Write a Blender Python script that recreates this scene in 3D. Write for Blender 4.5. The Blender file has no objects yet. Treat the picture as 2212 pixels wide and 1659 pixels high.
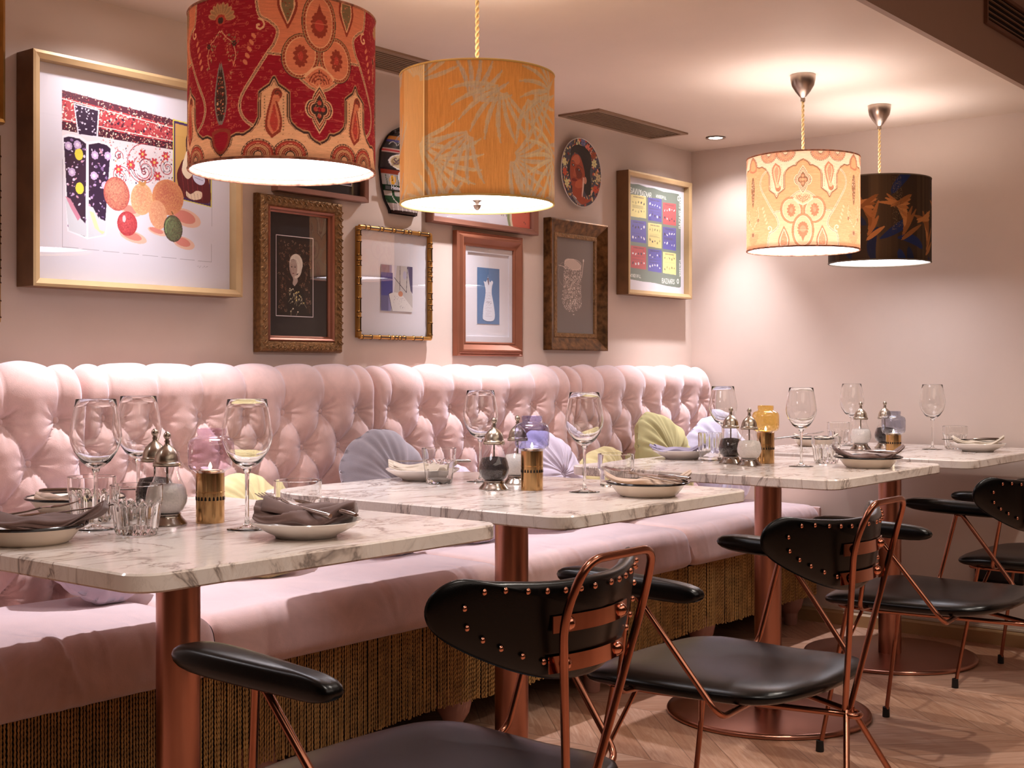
import bpy, bmesh, math, random
import numpy as np
from mathutils import Vector, Matrix

SC = bpy.context.scene
COL = SC.collection
PI = math.pi
rad = math.radians
CEIL = 2.006; WALL_Y = 2.97; END_X = 5.0; TOP = 0.75

# ------------------------------------------------------------------ camera, world, lights, exposure
cam_d = bpy.data.cameras.new('camera'); cam_d.sensor_width = 36.0
cam_d.lens = 2808.0/2212.0*36.0; cam_d.shift_y = -30.5/2212.0; cam_d.clip_start = 0.05
cam = bpy.data.objects.new('camera', cam_d); COL.objects.link(cam)
cam.location = (0, 0, 1.04); cam.rotation_euler = (PI/2, 0, rad(38.57-90))
SC.camera = cam
SC.view_settings.view_transform = 'Standard'; SC.view_settings.look = 'None'
SC.view_settings.gamma = 1.0; SC.view_settings.use_curve_mapping = False
SC.view_settings.exposure = 0.0
w = bpy.data.worlds.new('world'); SC.world = w; w.use_nodes = True
w.node_tree.nodes['Background'].inputs[0].default_value = (0.9, 0.70, 0.6, 1)
w.node_tree.nodes['Background'].inputs[1].default_value = 0.05
cy = SC.cycles
cy.max_bounces = 12; cy.diffuse_bounces = 4; cy.glossy_bounces = 6; cy.transmission_bounces = 12
cy.transparent_max_bounces = 24; cy.sample_clamp_indirect = 4.0; cy.caustics_refractive = True
cy.caustics_reflective = False; cy.blur_glossy = 0.5; cy.use_denoising = True
try: cy.denoiser = 'OPENIMAGEDENOISE'
except Exception: pass

def spot(name, loc, energy, size=110, blend=.6, col=(1, .95, .95), r=.025, aim=None):
    d = bpy.data.lights.new(name, 'SPOT'); d.energy = energy; d.spot_size = rad(size); d.spot_blend = blend
    d.color = col; d.shadow_soft_size = r
    o = bpy.data.objects.new(name, d); COL.objects.link(o); o.location = loc
    if aim: o.rotation_euler = (Vector(aim)-Vector(loc)).to_track_quat('-Z', 'Y').to_euler()
    return o
DOWN_X = (0.63, 2.0, 3.38, 4.752)
DOWN_Y = 2.707
for i, x in enumerate(DOWN_X):
    spot('gallery_spot_light', (x, DOWN_Y, 1.985), 95, 66, 1.0, (.95, .92, 1), .018)
    spot('gallery_halo_light', (x, DOWN_Y, 1.985), 15, 142, .8, (1, .93, .97), .018)
# unseen spots added above the aisle as general fill, without fixtures
AISLE = [(0.9, .75), (2.35, .75), (3.15, 0.9), (4.2, .7)]
for x, y in AISLE:
    spot('aisle_fill_light', (x, y, 2.57), 66, 82, .5, (1, .90, .80), .03)
area = bpy.data.lights.new('room_fill_light', 'AREA'); area.shape = 'RECTANGLE'; area.size = 4.5; area.size_y = 2.0
area.energy = 44; area.color = (1, .85, .73)
ao = bpy.data.objects.new('room_fill_light', area); COL.objects.link(ao); ao.location = (1.2, -1.2, 2.55)  # unseen area lamp added as warm fill for the room

# ------------------------------------------------------------------ helpers
def lin(h):
    h = h.lstrip('#'); c = [int(h[i:i+2], 16)/255 for i in (0, 2, 4)]
    return tuple((v/12.92 if v <= .04045 else ((v+.055)/1.055)**2.4) for v in c)
def C4(c):
    if isinstance(c, str): c = lin(c)
    return (c[0], c[1], c[2], 1)
class NT:
    def __init__(s, name):
        s.m = bpy.data.materials.new(name); s.m.use_nodes = True; s.t = s.m.node_tree
        s.p = s.t.nodes['Principled BSDF']; s.out = s.t.nodes['Material Output']
    def n(s, typ, **kw):
        nd = s.t.nodes.new('ShaderNode'+typ)
        for k, v in kw.items():
            if k.startswith('i_'): nd.inputs[k[2:].replace('_', ' ')].default_value = v
            else: setattr(nd, k, v)
        return nd
    def l(s, a, b): s.t.links.new(a, b)
    def set(s, **kw):
        for k, v in kw.items():
            k = k.replace('_', ' ')
            s.p.inputs[k].default_value = v
    def math(s, op, a, b=None, c=None):
        nd = s.n('Math', operation=op)
        for i, v in enumerate((a, b, c)):
            if v is None: continue
            if hasattr(v, 'links'): s.l(v, nd.inputs[i])
            else: nd.inputs[i].default_value = v
        return nd.outputs[0]
    def coord(s): return s.n('TexCoord').outputs['Object']
    def noise(s, scale, detail=3, rough=.5, vec=None, dist=0):
        nd = s.n('TexNoise'); nd.inputs['Scale'].default_value = scale; nd.inputs['Detail'].default_value = detail
        nd.inputs['Roughness'].default_value = rough; nd.inputs['Distortion'].default_value = dist
        s.l(vec if vec is not None else s.coord(), nd.inputs['Vector']); return nd.outputs['Fac']
    def ramp(s, fac, stops):
        r = s.n('ValToRGB'); e = r.color_ramp.elements
        while len(e) < len(stops): e.new(.5)
        for i, (p, c) in enumerate(stops): e[i].position = p; e[i].color = C4(c)
        s.l(fac, r.inputs[0]); return r.outputs[0]
    def bump(s, h, strength=.3, dist=.002):
        b = s.n('Bump'); b.inputs['Strength'].default_value = strength; b.inputs['Distance'].default_value = dist
        s.l(h, b.inputs['Height']); s.l(b.outputs[0], s.p.inputs['Normal'])
def simple(name, col, rough=.5, metal=0, var=.12, scale=8, bump=0, bscale=200, bdist=.001, **kw):
    t = NT(name); c = Vector(lin(col) if isinstance(col, str) else col)
    t.set(Roughness=rough, Metallic=metal, **kw)
    f = t.noise(scale)
    t.l(t.ramp(f, [(.3, tuple(c*(1-var))), (.7, tuple(Vector([min(1, v) for v in c*(1+var*.6)])))]), t.p.inputs['Base Color'])
    if bump: t.bump(t.noise(bscale, 4), bump, bdist)
    return t.m
def velvet(name, col, hi, sheen=.9, rough=.85, nap=.55):
    t = NT(name); t.set(Roughness=rough, Sheen_Weight=sheen, Sheen_Roughness=.30)
    t.p.inputs['Sheen Tint'].default_value = C4(hi); t.p.inputs['Specular IOR Level'].default_value = .25
    c = Vector(lin(col)); n = t.noise(7, 5, .65, None, .8)
    base = t.ramp(n, [(.32, tuple(c*.86)), (.68, tuple(Vector([min(1, v) for v in c*1.12])))])
    b = t.n('Bump'); b.inputs['Strength'].default_value = .45; b.inputs['Distance'].default_value = .0014
    t.l(t.noise(380, 3, .7), b.inputs['Height']); t.l(b.outputs[0], t.p.inputs['Normal'])
    lw = t.n('LayerWeight'); lw.inputs['Blend'].default_value = .5; t.l(b.outputs[0], lw.inputs['Normal'])   # velvet sheen mixed into the base colour: pale where seen edge-on
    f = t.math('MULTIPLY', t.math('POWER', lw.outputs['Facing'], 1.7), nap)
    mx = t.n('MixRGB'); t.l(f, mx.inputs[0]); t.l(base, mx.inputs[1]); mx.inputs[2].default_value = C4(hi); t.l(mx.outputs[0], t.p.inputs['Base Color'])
    return t.m
def thinglass(name, tint=(1, 1, 1), edge=(.66, .63, .63), rough=0., base=.06):
    t = NT(name); t.t.nodes.remove(t.p)
    lw = t.n('LayerWeight'); lw.inputs['Blend'].default_value = .5
    fz = t.math('POWER', lw.outputs['Facing'], 2.8)
    fac = t.math('MULTIPLY_ADD', fz, .75, base)
    mx = t.n('MixRGB'); t.l(t.math('POWER', lw.outputs['Facing'], 5.), mx.inputs[0])
    mx.inputs[1].default_value = C4(tint); mx.inputs[2].default_value = C4(tuple(a*b for a, b in zip(tint, edge)))
    tr = t.n('BsdfTransparent'); t.l(mx.outputs[0], tr.inputs[0])
    gl = t.n('BsdfGlossy'); gl.inputs['Roughness'].default_value = rough; gl.inputs[0].default_value = (1, 1, 1, 1)
    ms = t.n('MixShader'); t.l(fac, ms.inputs[0]); t.l(tr.outputs[0], ms.inputs[1]); t.l(gl.outputs[0], ms.inputs[2])
    t.l(ms.outputs[0], t.out.inputs[0]); return t.m
def solidglass(name, tint=(.97, .97, .96), ior=1.45):
    t = NT(name); t.set(Roughness=0.0, IOR=ior, Transmission_Weight=1.0); t.p.inputs['Base Color'].default_value = C4(tint)
    return t.m
def emis(name, col, s):
    t = NT(name); t.p.inputs['Base Color'].default_value = (.9, .9, .9, 1)
    t.p.inputs['Emission Color'].default_value = C4(col); t.p.inputs['Emission Strength'].default_value = s; return t.m
def colmat(name, rough=.6, transl=0., weave=0, gloss=.3):
    """base colour comes from the woven / printed pattern stored on the mesh"""
    t = NT(name); a = t.n('Attribute'); a.attribute_name = 'Col'; t.set(Roughness=rough)
    t.p.inputs['Specular IOR Level'].default_value = gloss
    t.l(a.outputs['Color'], t.p.inputs['Base Color'])
    if weave: t.bump(t.noise(weave, 2, .8), .3, .0006)
    if transl:
        tl = t.n('BsdfTranslucent'); t.l(a.outputs['Color'], tl.inputs[0])
        ms = t.n('MixShader'); ms.inputs[0].default_value = transl
        t.l(t.p.outputs[0], ms.inputs[1]); t.l(tl.outputs[0], ms.inputs[2]); t.l(ms.outputs[0], t.out.inputs[0])
    return t.m

class G:
    """collects vertices and faces of one mesh"""
    def __init__(s): s.v = []; s.f = []; s.mi = []; s.cur = 0
    def add(s, vs, fs):
        b = len(s.v); s.v.extend([tuple(p) for p in vs]); s.f.extend([tuple(i+b for i in f) for f in fs]); s.mi.extend([s.cur]*len(fs)); return s
    def box(s, a, b):
        (x0, y0, z0), (x1, y1, z1) = a, b
        return s.add([(x0,y0,z0),(x1,y0,z0),(x1,y1,z0),(x0,y1,z0),(x0,y0,z1),(x1,y0,z1),(x1,y1,z1),(x0,y1,z1)],
              [(0,3,2,1),(4,5,6,7),(0,1,5,4),(1,2,6,5),(2,3,7,6),(3,0,4,7)])
    def rbox(s, a, b, bev=.004, seg=2):
        bm = bmesh.new(); bmesh.ops.create_cube(bm, size=1)
        for v in bm.verts:
            v.co = [((a[i]+b[i])/2 + v.co[i]*(b[i]-a[i])) for i in range(3)]
        bmesh.ops.bevel(bm, geom=bm.edges[:], offset=bev, segments=seg, affect='EDGES', profile=.5)
        bm.verts.index_update(); s.add([v.co[:] for v in bm.verts], [[v.index for v in f.verts] for f in bm.faces]); bm.free(); return s
    def tube(s, pts, r, n=10, closed=False, cap=True):
        P = [Vector(p) for p in pts]; N = len(P); R = r if hasattr(r, '__len__') else [r]*N
        T = []
        for i in range(N):
            a = P[i-1] if (i > 0 or closed) else P[i]; b = P[(i+1) % N] if (i < N-1 or closed) else P[i]
            T.append((b-a).normalized() if (b-a).length > 1e-9 else Vector((0, 0, 1)))
        up = Vector((0, 0, 1)) if abs(T[0].z) < .9 else Vector((1, 0, 0))
        u = T[0].cross(up).normalized(); vs = []
        for i in range(N):
            u = (u - T[i]*u.dot(T[i]));
            u = u.normalized() if u.length > 1e-6 else T[i].orthogonal().normalized()
            v = T[i].cross(u)
            for k in range(n):
                a = 2*PI*k/n; vs.append(P[i]+(u*math.cos(a)+v*math.sin(a))*R[i])
        fs = []
        for i in range(N if closed else N-1):
            j = (i+1) % N
            for k in range(n): fs.append((i*n+k, i*n+(k+1) % n, j*n+(k+1) % n, j*n+k))
        if cap and not closed: fs += [tuple(range(n))[::-1], tuple((N-1)*n+k for k in range(n))]
        return s.add(vs, fs)
    def lathe(s, prof, n=32, c=(0, 0, 0)):
        vs = []; fs = []; m = len(prof)
        for (r, z) in prof:
            for k in range(n):
                a = 2*PI*k/n; vs.append((c[0]+r*math.cos(a), c[1]+r*math.sin(a), c[2]+z))
        for i in range(m-1):
            for k in range(n): fs.append((i*n+k, i*n+(k+1) % n, (i+1)*n+(k+1) % n, (i+1)*n+k))
        return s.add(vs, fs)
    def prism(s, poly, z0, z1):
        n = len(poly); vs = [(x, y, z0) for x, y in poly]+[(x, y, z1) for x, y in poly]
        return s.add(vs, [tuple(range(n))[::-1], tuple(range(n, 2*n))]+[(i, (i+1) % n, n+(i+1) % n, n+i) for i in range(n)])
    def make(s, name, mats, parent=None, smooth=True, loc=None, rot=None, auto=40):
        me = bpy.data.meshes.new(name); me.from_pydata(s.v, [], s.f)
        if not isinstance(mats, (list, tuple)): mats = [mats]
        for m in mats: me.materials.append(m)
        if len(mats) > 1: me.polygons.foreach_set('material_index', s.mi)
        if smooth:
            me.polygons.foreach_set('use_smooth', [True]*len(me.polygons))
            if auto: me.set_sharp_from_angle(angle=rad(auto))
        me.validate(); me.update()
        return link(name, me, parent, loc, rot)
def link(name, me, parent=None, loc=None, rot=None):
    o = bpy.data.objects.new(name, me); COL.objects.link(o)
    if parent: o.parent = parent
    if loc: o.location = loc
    if rot: o.rotation_euler = rot
    return o
def npmesh(name, V, F, mat, parent=None, colors=None, smooth=True, auto=None):
    """V (n,3) array, F (m,4) array of quads"""
    me = bpy.data.meshes.new(name); V = np.asarray(V, dtype=np.float32); F = np.asarray(F, dtype=np.int32)
    me.vertices.add(len(V)); me.vertices.foreach_set('co', V.ravel())
    me.loops.add(F.size); me.loops.foreach_set('vertex_index', F.ravel())
    me.polygons.add(len(F)); me.polygons.foreach_set('loop_start', np.arange(0, F.size, 4, dtype=np.int32))
    me.polygons.foreach_set('loop_total', np.full(len(F), 4, dtype=np.int32))
    me.update(calc_edges=True); me.materials.append(mat)
    if smooth: me.polygons.foreach_set('use_smooth', np.ones(len(F), dtype=bool))
    if auto: me.set_sharp_from_angle(angle=rad(auto))
    if colors is not None:
        a = me.color_attributes.new('Col', 'FLOAT_COLOR', 'POINT')
        c = np.ones((len(V), 4), dtype=np.float32); c[:, :3] = colors.reshape(-1, 3); a.data.foreach_set('color', c.ravel())
    me.validate(); me.update(); return link(name, me, parent)
def gridfaces(nu, nv, wrap=False):
    """nu columns, nv rows of vertices, index = j*nu+i"""
    i = np.arange(nu if wrap else nu-1); j = np.arange(nv-1); I, J = np.meshgrid(i, j); I = I.ravel(); J = J.ravel(); K = (I+1) % nu
    return np.stack([J*nu+I, J*nu+K, (J+1)*nu+K, (J+1)*nu+I], 1)
def empty(name, label, cat, loc=(0, 0, 0), rz=0, group=None):
    o = bpy.data.objects.new(name, None); COL.objects.link(o); o.location = loc; o.rotation_euler = (0, 0, rz)
    o.empty_display_size = .05; return tag(o, label, cat, group)
def tag(o, label, cat, group=None):
    o['label'] = label; o['category'] = cat
    if group: o['group'] = group
    return o
def struct(o): o['kind'] = 'structure'; return o
def copy_tree(o, parent=None):
    kids = [c for c in ALL_CHILDREN(o)]
    c = o.copy(); COL.objects.link(c)
    if parent: c.parent = parent
    for k in kids: copy_tree(k, c)
    return c
def ALL_CHILDREN(o): return list(o.children)
def fillet(pts, r, seg=6):
    P = [Vector(p) for p in pts]; out = [P[0]]
    for i in range(1, len(P)-1):
        a = (P[i-1]-P[i]); b = (P[i+1]-P[i]); rr = min(r if not hasattr(r, '__len__') else r[i-1], a.length*.48, b.length*.48)
        p0 = P[i]+a.normalized()*rr; p1 = P[i]+b.normalized()*rr
        for k in range(seg+1):
            t = k/seg; out.append(p0*(1-t)**2+P[i]*2*t*(1-t)+p1*t*t)
    out.append(P[-1]); return out
def smoothstep(a, b, x):
    t = np.clip((x-a)/(b-a), 0, 1); return t*t*(3-2*t)

# ------------------------------------------------------------------ pattern canvas (all patterns are drawn here by rule)
class Canvas:
    def __init__(s, w, h, res, bg):
        s.w, s.h = w, h; s.nx, s.ny = int(w/res)+1, int(h/res)+1
        s.X, s.Y = np.meshgrid(np.linspace(0, w, s.nx), np.linspace(0, h, s.ny))
        s.c = np.empty((s.ny, s.nx, 3), dtype=np.float32); s.c[:] = lin(bg) if isinstance(bg, str) else bg
        s.rng = random.Random(5)
    def win(s, x0, x1, y0, y1):
        i0 = max(0, int(x0/s.w*(s.nx-1))-1); i1 = min(s.nx, int(x1/s.w*(s.nx-1))+3)
        j0 = max(0, int(y0/s.h*(s.ny-1))-1); j1 = min(s.ny, int(y1/s.h*(s.ny-1))+3)
        return slice(j0, max(j0, j1)), slice(i0, max(i0, i1))
    def put(s, W, m, col, a=1.):
        if isinstance(col, str): col = lin(col)
        r = s.c[W]; r[m] = r[m]*(1-a)+np.array(col, dtype=np.float32)*a
    def pmask(s, W, P):
        X = s.X[W]; Y = s.Y[W]; m = np.zeros(X.shape, bool); n = len(P)
        for i in range(n):
            (x0, y0), (x1, y1) = P[i], P[(i+1) % n]
            if y0 == y1: continue
            m ^= ((Y > min(y0, y1)) & (Y <= max(y0, y1)) & (X < x0+(Y-y0)*(x1-x0)/(y1-y0)))
        return m
    def poly(s, P, col, a=1.):
        W = s.win(min(p[0] for p in P), max(p[0] for p in P), min(p[1] for p in P), max(p[1] for p in P))
        s.put(W, s.pmask(W, P), col, a); return s
    def ell(s, x, y, rx, ry, col, rot=0, a=1.):
        R = max(rx, ry); W = s.win(x-R, x+R, y-R, y+R); dx = s.X[W]-x; dy = s.Y[W]-y; c, q = math.cos(rot), math.sin(rot)
        m = ((dx*c+dy*q)/rx)**2+((-dx*q+dy*c)/ry)**2 <= 1; s.put(W, m, col, a); return s
    def line(s, P, wd, col, a=1.):
        for (x0, y0), (x1, y1) in zip(P[:-1], P[1:]):
            W = s.win(min(x0, x1)-wd, max(x0, x1)+wd, min(y0, y1)-wd, max(y0, y1)+wd); X = s.X[W]-x0; Y = s.Y[W]-y0
            dx, dy = x1-x0, y1-y0; L = dx*dx+dy*dy+1e-12; t = np.clip((X*dx+Y*dy)/L, 0, 1)
            s.put(W, (X-t*dx)**2+(Y-t*dy)**2 <= (wd/2)**2, col, a)
        return s
    def rect(s, x0, y0, x1, y1, col, a=1.): return s.poly([(x0, y0), (x1, y0), (x1, y1), (x0, y1)], col, a)
    def arc(s, x, y, r, a0, a1, wd, col, ry=None, n=24, a=1.):
        ry = ry or r; P = [(x+r*math.cos(a0+(a1-a0)*k/n), y+ry*math.sin(a0+(a1-a0)*k/n)) for k in range(n+1)]; return s.line(P, wd, col, a)
    def spiral(s, x, y, r, turns, wd, col, start=0, sgn=1):
        P = []
        for k in range(40):
            t = k/39; a = start+sgn*t*turns*2*PI; P.append((x+r*(1-t)*math.cos(a), y+r*(1-t)*math.sin(a)))
        return s.line(P, wd, col)
    def speck(s, P, n, cols, r0, r1, a=1.):
        xs = [p[0] for p in P]; ys = [p[1] for p in P]; R = s.rng
        for _ in range(n):
            x = R.uniform(min(xs), max(xs)); y = R.uniform(min(ys), max(ys))
            ins = False
            for i in range(len(P)):
                (x0, y0), (x1, y1) = P[i], P[(i+1) % len(P)]
                if (y0 > y) != (y1 > y) and x < x0+(y-y0)*(x1-x0)/(y1-y0): ins = not ins
            if ins: r = R.uniform(r0, r1); s.ell(x, y, r, r*R.uniform(.35, .9), R.choice(cols), R.uniform(0, PI), a)
    def bez(s, P, n=12):
        """smooth Catmull curve through points"""
        Q = [P[0]]+list(P)+[P[-1]]; out = []
        for i in range(1, len(Q)-2):
            p0, p1, p2, p3 = [np.array(q, float) for q in Q[i-1:i+3]]
            for k in range(n):
                t = k/n; out.append(tuple(.5*((2*p1)+(-p0+p2)*t+(2*p0-5*p1+4*p2-p3)*t*t+(-p0+3*p1-3*p2+p3)*t**3)))
        out.append(tuple(P[-1])); return out
    def flat(s, name, mat, parent, x0, z0, y=0.):
        V = np.stack([s.X.ravel()+x0, np.full(s.X.size, y), s.Y.ravel()+z0], 1)
        return npmesh(name, V, gridfaces(s.nx, s.ny), mat, parent, s.c, smooth=False)
GLYPH = {'A': [[(0,0),(.5,1),(1,0)],[(.2,.4),(.8,.4)]], 'B': [[(0,0),(0,1),(.7,1),(.8,.75),(.6,.52),(0,.52)],[(.6,.52),(.95,.28),(.8,0),(0,0)]],
 'Z': [[(0,1),(1,1),(0,0),(1,0)]], 'R': [[(0,0),(0,1),(.8,1),(.95,.75),(.8,.5),(0,.5)],[(.5,.5),(1,0)]], 'S': [[(.95,.85),(.6,1),(.15,.9),(.1,.65),(.85,.4),(.9,.12),(.5,0),(.05,.15)]],
 'V': [[(0,1),(.5,0),(1,1)]], 'Y': [[(0,1),(.5,.5),(1,1)],[(.5,.5),(.5,0)]], 'E': [[(1,1),(0,1),(0,0),(1,0)],[(0,.5),(.7,.5)]], 'I': [[(.5,0),(.5,1)]],
 'O': [[(.5,0),(.1,.2),(0,.5),(.1,.8),(.5,1),(.9,.8),(1,.5),(.9,.2),(.5,0)]], 'N': [[(0,0),(0,1),(1,0),(1,1)]], 'D': [[(0,0),(0,1),(.6,1),(1,.6),(1,.4),(.6,0),(0,0)]],
 'W': [[(0,1),(.25,0),(.5,.7),(.75,0),(1,1)]], 'L': [[(0,1),(0,0),(.9,0)]], 'F': [[(0,0),(0,1),(1,1)],[(0,.55),(.7,.55)]], 'U': [[(0,1),(0,.2),(.3,0),(.7,0),(1,.2),(1,1)]],
 '6': [[(.9,.9),(.5,1),(.1,.7),(0,.3),(.3,0),(.8,.05),(.95,.3),(.6,.52),(.1,.4)]], '2': [[(.05,.8),(.4,1),(.9,.8),(.8,.5),(0,0),(1,0)]],
 'T': [[(0,1),(1,1)],[(.5,1),(.5,0)]], 'H': [[(0,0),(0,1)],[(1,0),(1,1)],[(0,.5),(1,.5)]]}
def word(c, txt, x, y, h, wd, col, ang=0., track=1.25):
    ca, sa = math.cos(ang), math.sin(ang); cx = 0
    for ch in txt:
        for st in GLYPH.get(ch, []):
            c.line([(x+(cx+px*h*.62)*ca-py*h*sa, y+(cx+px*h*.62)*sa+py*h*ca) for px, py in st], wd, col)
        cx += h*.62*track
    return cx

# ------------------------------------------------------------------ materials
def plaster(name, col):
    t = NT(name); t.set(Roughness=.62); c = Vector(lin(col)); n = t.noise(2.2, 5, .6)
    t.l(t.ramp(n, [(.3, tuple(c*.96)), (.7, tuple(c*1.03))]), t.p.inputs['Base Color']); t.bump(t.noise(160, 4, .6), .12, .001)
    t.p.inputs['Specular IOR Level'].default_value = .25; return t.m
M = {}
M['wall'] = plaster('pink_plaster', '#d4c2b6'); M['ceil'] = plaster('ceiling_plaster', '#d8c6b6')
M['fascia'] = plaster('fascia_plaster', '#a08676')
M['umber'] = plaster('umber_plaster', '#4a382f')
M['dark'] = simple('dark_void', '#140d0a', .9)
M['velvet'] = velvet('pink_velvet', '#d8b4ab', '#f4ecf8', .9, nap=.62)
M['velvet_grey'] = velvet('blue_grey_velvet', '#8d858c', '#dad6e2', .9)
M['velvet_lilac'] = velvet('lilac_velvet', '#b0a2b0', '#f0e8f6', .9)
M['velvet_white'] = velvet('pale_lilac_velvet', '#bdb8cc', '#ffffff', .9)
M['velvet_green'] = velvet('olive_gold_velvet', '#a89f72', '#ece8b0', .8)
M['velvet_yellow'] = velvet('straw_velvet', '#c4b484', '#f6efc0', .8)
M['fringe'] = simple('ochre_cord', '#c3975a', .6, 0, .3, 30)
M['leather'] = simple('black_leather', '#040404', .27, 0, .3, 40, .25, 700, .0005, Specular_IOR_Level=.30)
M['copper'] = simple('copper', '#cf9178', .13, 1, .1, 12)
M['copper_dark'] = simple('copper_tube', '#a8705a', .22, 1, .12, 15)
M['copper_brushed'] = simple('brushed_copper', '#bb8673', .28, 1, .06, 5)
M['rubber'] = simple('black_rubber', '#0a0909', .6)
M['pewter'] = simple('pewter', '#aaa096', .2, 1, .12, 25)
M['pewter_warm'] = simple('antique_brass', '#b6aa9a', .28, 1, .15, 25)
M['brass'] = simple('polished_brass', '#d6ac76', .18, 1, .1, 10)
M['nickel'] = simple('brushed_nickel', '#b9a99b', .28, 1, .08, 30)
M['steel'] = simple('cutlery_steel', '#b5aaa4', .16, 1, .05, 20)
M['enamel'] = simple('cream_enamel', '#e8d8c6', .16, 0, .04, 6)
M['porcelain'] = simple('white_porcelain', '#e2d9d2', .12, 0, .03, 6)
M['enamel_rim'] = simple('black_enamel', '#0d0b0d', .12)
M['nap_brown'] = simple('brown_linen', '#6f5650', .9, 0, .15, 40, .3, 900, .0004, Sheen_Weight=.2)
M['nap_beige'] = simple('beige_linen', '#c6ab98', .9, 0, .1, 40, .3, 900, .0004, Sheen_Weight=.2)
M['nap_cream'] = simple('cream_linen', '#d8cab8', .9, 0, .08, 40, .3, 900, .0004)
M['nap_lilac'] = simple('lilac_linen', '#a198ad', .9, 0, .1, 40, .3, 900, .0004)
M['pepper'] = simple('peppercorns', '#2c1c18', .6, 0, .8, 380, 1., 420, .004)
M['salt'] = simple('salt_grains', '#e6ded6', .7, 0, .1, 300, .4, 500, .001)
M['wax'] = simple('candle_wax', '#f3e6cf', .5)
M['flame'] = emis('candle_flame', (1, .76, .42), 22)
M['glass'] = thinglass('wine_glass_sheet'); M['glass_solid'] = solidglass('clear_glass')
M['glass_pane'] = thinglass('picture_glass', (1, 1, 1), (.9, .9, .9), 0, .045)
M['globe_pink'] = thinglass('pink_globe_glass', (.90, .80, .89), (.7, .6, .7), 0, .09)
M['globe_blue'] = thinglass('blue_globe_glass', (.66, .67, .86), (.45, .45, .75), 0, .09)
M['globe_slate'] = thinglass('slate_globe_glass', (.68, .71, .80), (.5, .5, .6), 0, .09)
M['globe_amber'] = thinglass('amber_globe_glass', (1., .83, .42), (.9, .6, .3), 0, .09)
M['goldwood'] = simple('champagne_gold_wood', '#bfa176', .42, .35, .08, 10)
M['goldwood_side'] = simple('bronzed_wood', '#7a5638', .5, .2, .25, 12)
M['gold'] = simple('gold_leaf', '#b98a4a', .32, .9, .2, 18)
M['gold_carved'] = simple('antique_gilt', '#8d6a45', .4, .8, .35, 90, .9, 130, .004)
M['copper_wood'] = simple('copper_lacquer_wood', '#9c624a', .34, .45, .12, 8)
M['brownwood'] = simple('rose_brown_wood', '#8a5c4a', .4, .25, .12, 8)
M['bronze'] = simple('mottled_bronze', '#6b4a2a', .36, .75, .6, 45, .4, 90, .001)
M['node'] = simple('dark_bamboo_node', '#3a2616', .4, .5)
M['white'] = simple('white_paper', '#dedadf', .8, 0, .02); M['blackmat'] = simple('black_mount', '#221a1c', .8, 0, .08)
M['ventm'] = simple('bronze_grille', '#967a62', .45, .3, .06)
M['oak'] = simple('oak_skirting', '#b99468', .5, 0, .15, 6)
M['skirt_lit'] = simple('skirting_lit_lip', '#cfc0ad', .5)  # baseboard lip painted pale, as lit from above
M['cord'] = simple('twisted_flex', '#e3c48a', .6)
M['diffuser'] = emis('lamp_diffuser', (.93, .91, 1.0), 9.0)
M['dl'] = emis('downlight_lens', (1, .98, .96), 30.0)
M['lining'] = None

def marble():
    t = NT('marble'); t.set(Roughness=.16); c = t.coord()
    mp = t.n('Mapping'); t.l(c, mp.inputs[0]); mp.inputs['Rotation'].default_value = (.3, .2, .5); mp.inputs['Scale'].default_value = (1, 2.4, 1)
    n0 = t.noise(3.0, 6, .62, mp.outputs[0], 1.2); n1 = t.noise(9, 6, .65, mp.outputs[0], 2.2); nb = t.noise(4.2, 3, .5)
    v = t.math('ABSOLUTE', t.math('SUBTRACT', n0, .5)); v2 = t.math('ABSOLUTE', t.math('SUBTRACT', n1, .5))
    f1 = t.ramp(v, [(0, '#4a3a34'), (.005, '#96857c'), (.020, '#ece4de'), (.05, '#ffffff')]); f2 = t.ramp(v2, [(0, '#9a8a84'), (.035, '#ffffff')])
    msk = t.ramp(nb, [(.38, '#000000'), (.50, '#ffffff')])
    base = t.ramp(t.noise(4, 4, .6, None, .5), [(.3, '#e6dad0'), (.7, '#f4ece6')])
    m1 = t.n('MixRGB', blend_type='MULTIPLY'); t.l(t.math('MULTIPLY', msk, .68), m1.inputs[0]); t.l(base, m1.inputs[1]); t.l(f1, m1.inputs[2])
    m2 = t.n('MixRGB', blend_type='MULTIPLY'); m2.inputs[0].default_value = .13; t.l(m1.outputs[0], m2.inputs[1]); t.l(f2, m2.inputs[2])
    t.l(m2.outputs[0], t.p.inputs['Base Color']); return t.m
M['marble'] = marble()

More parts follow.
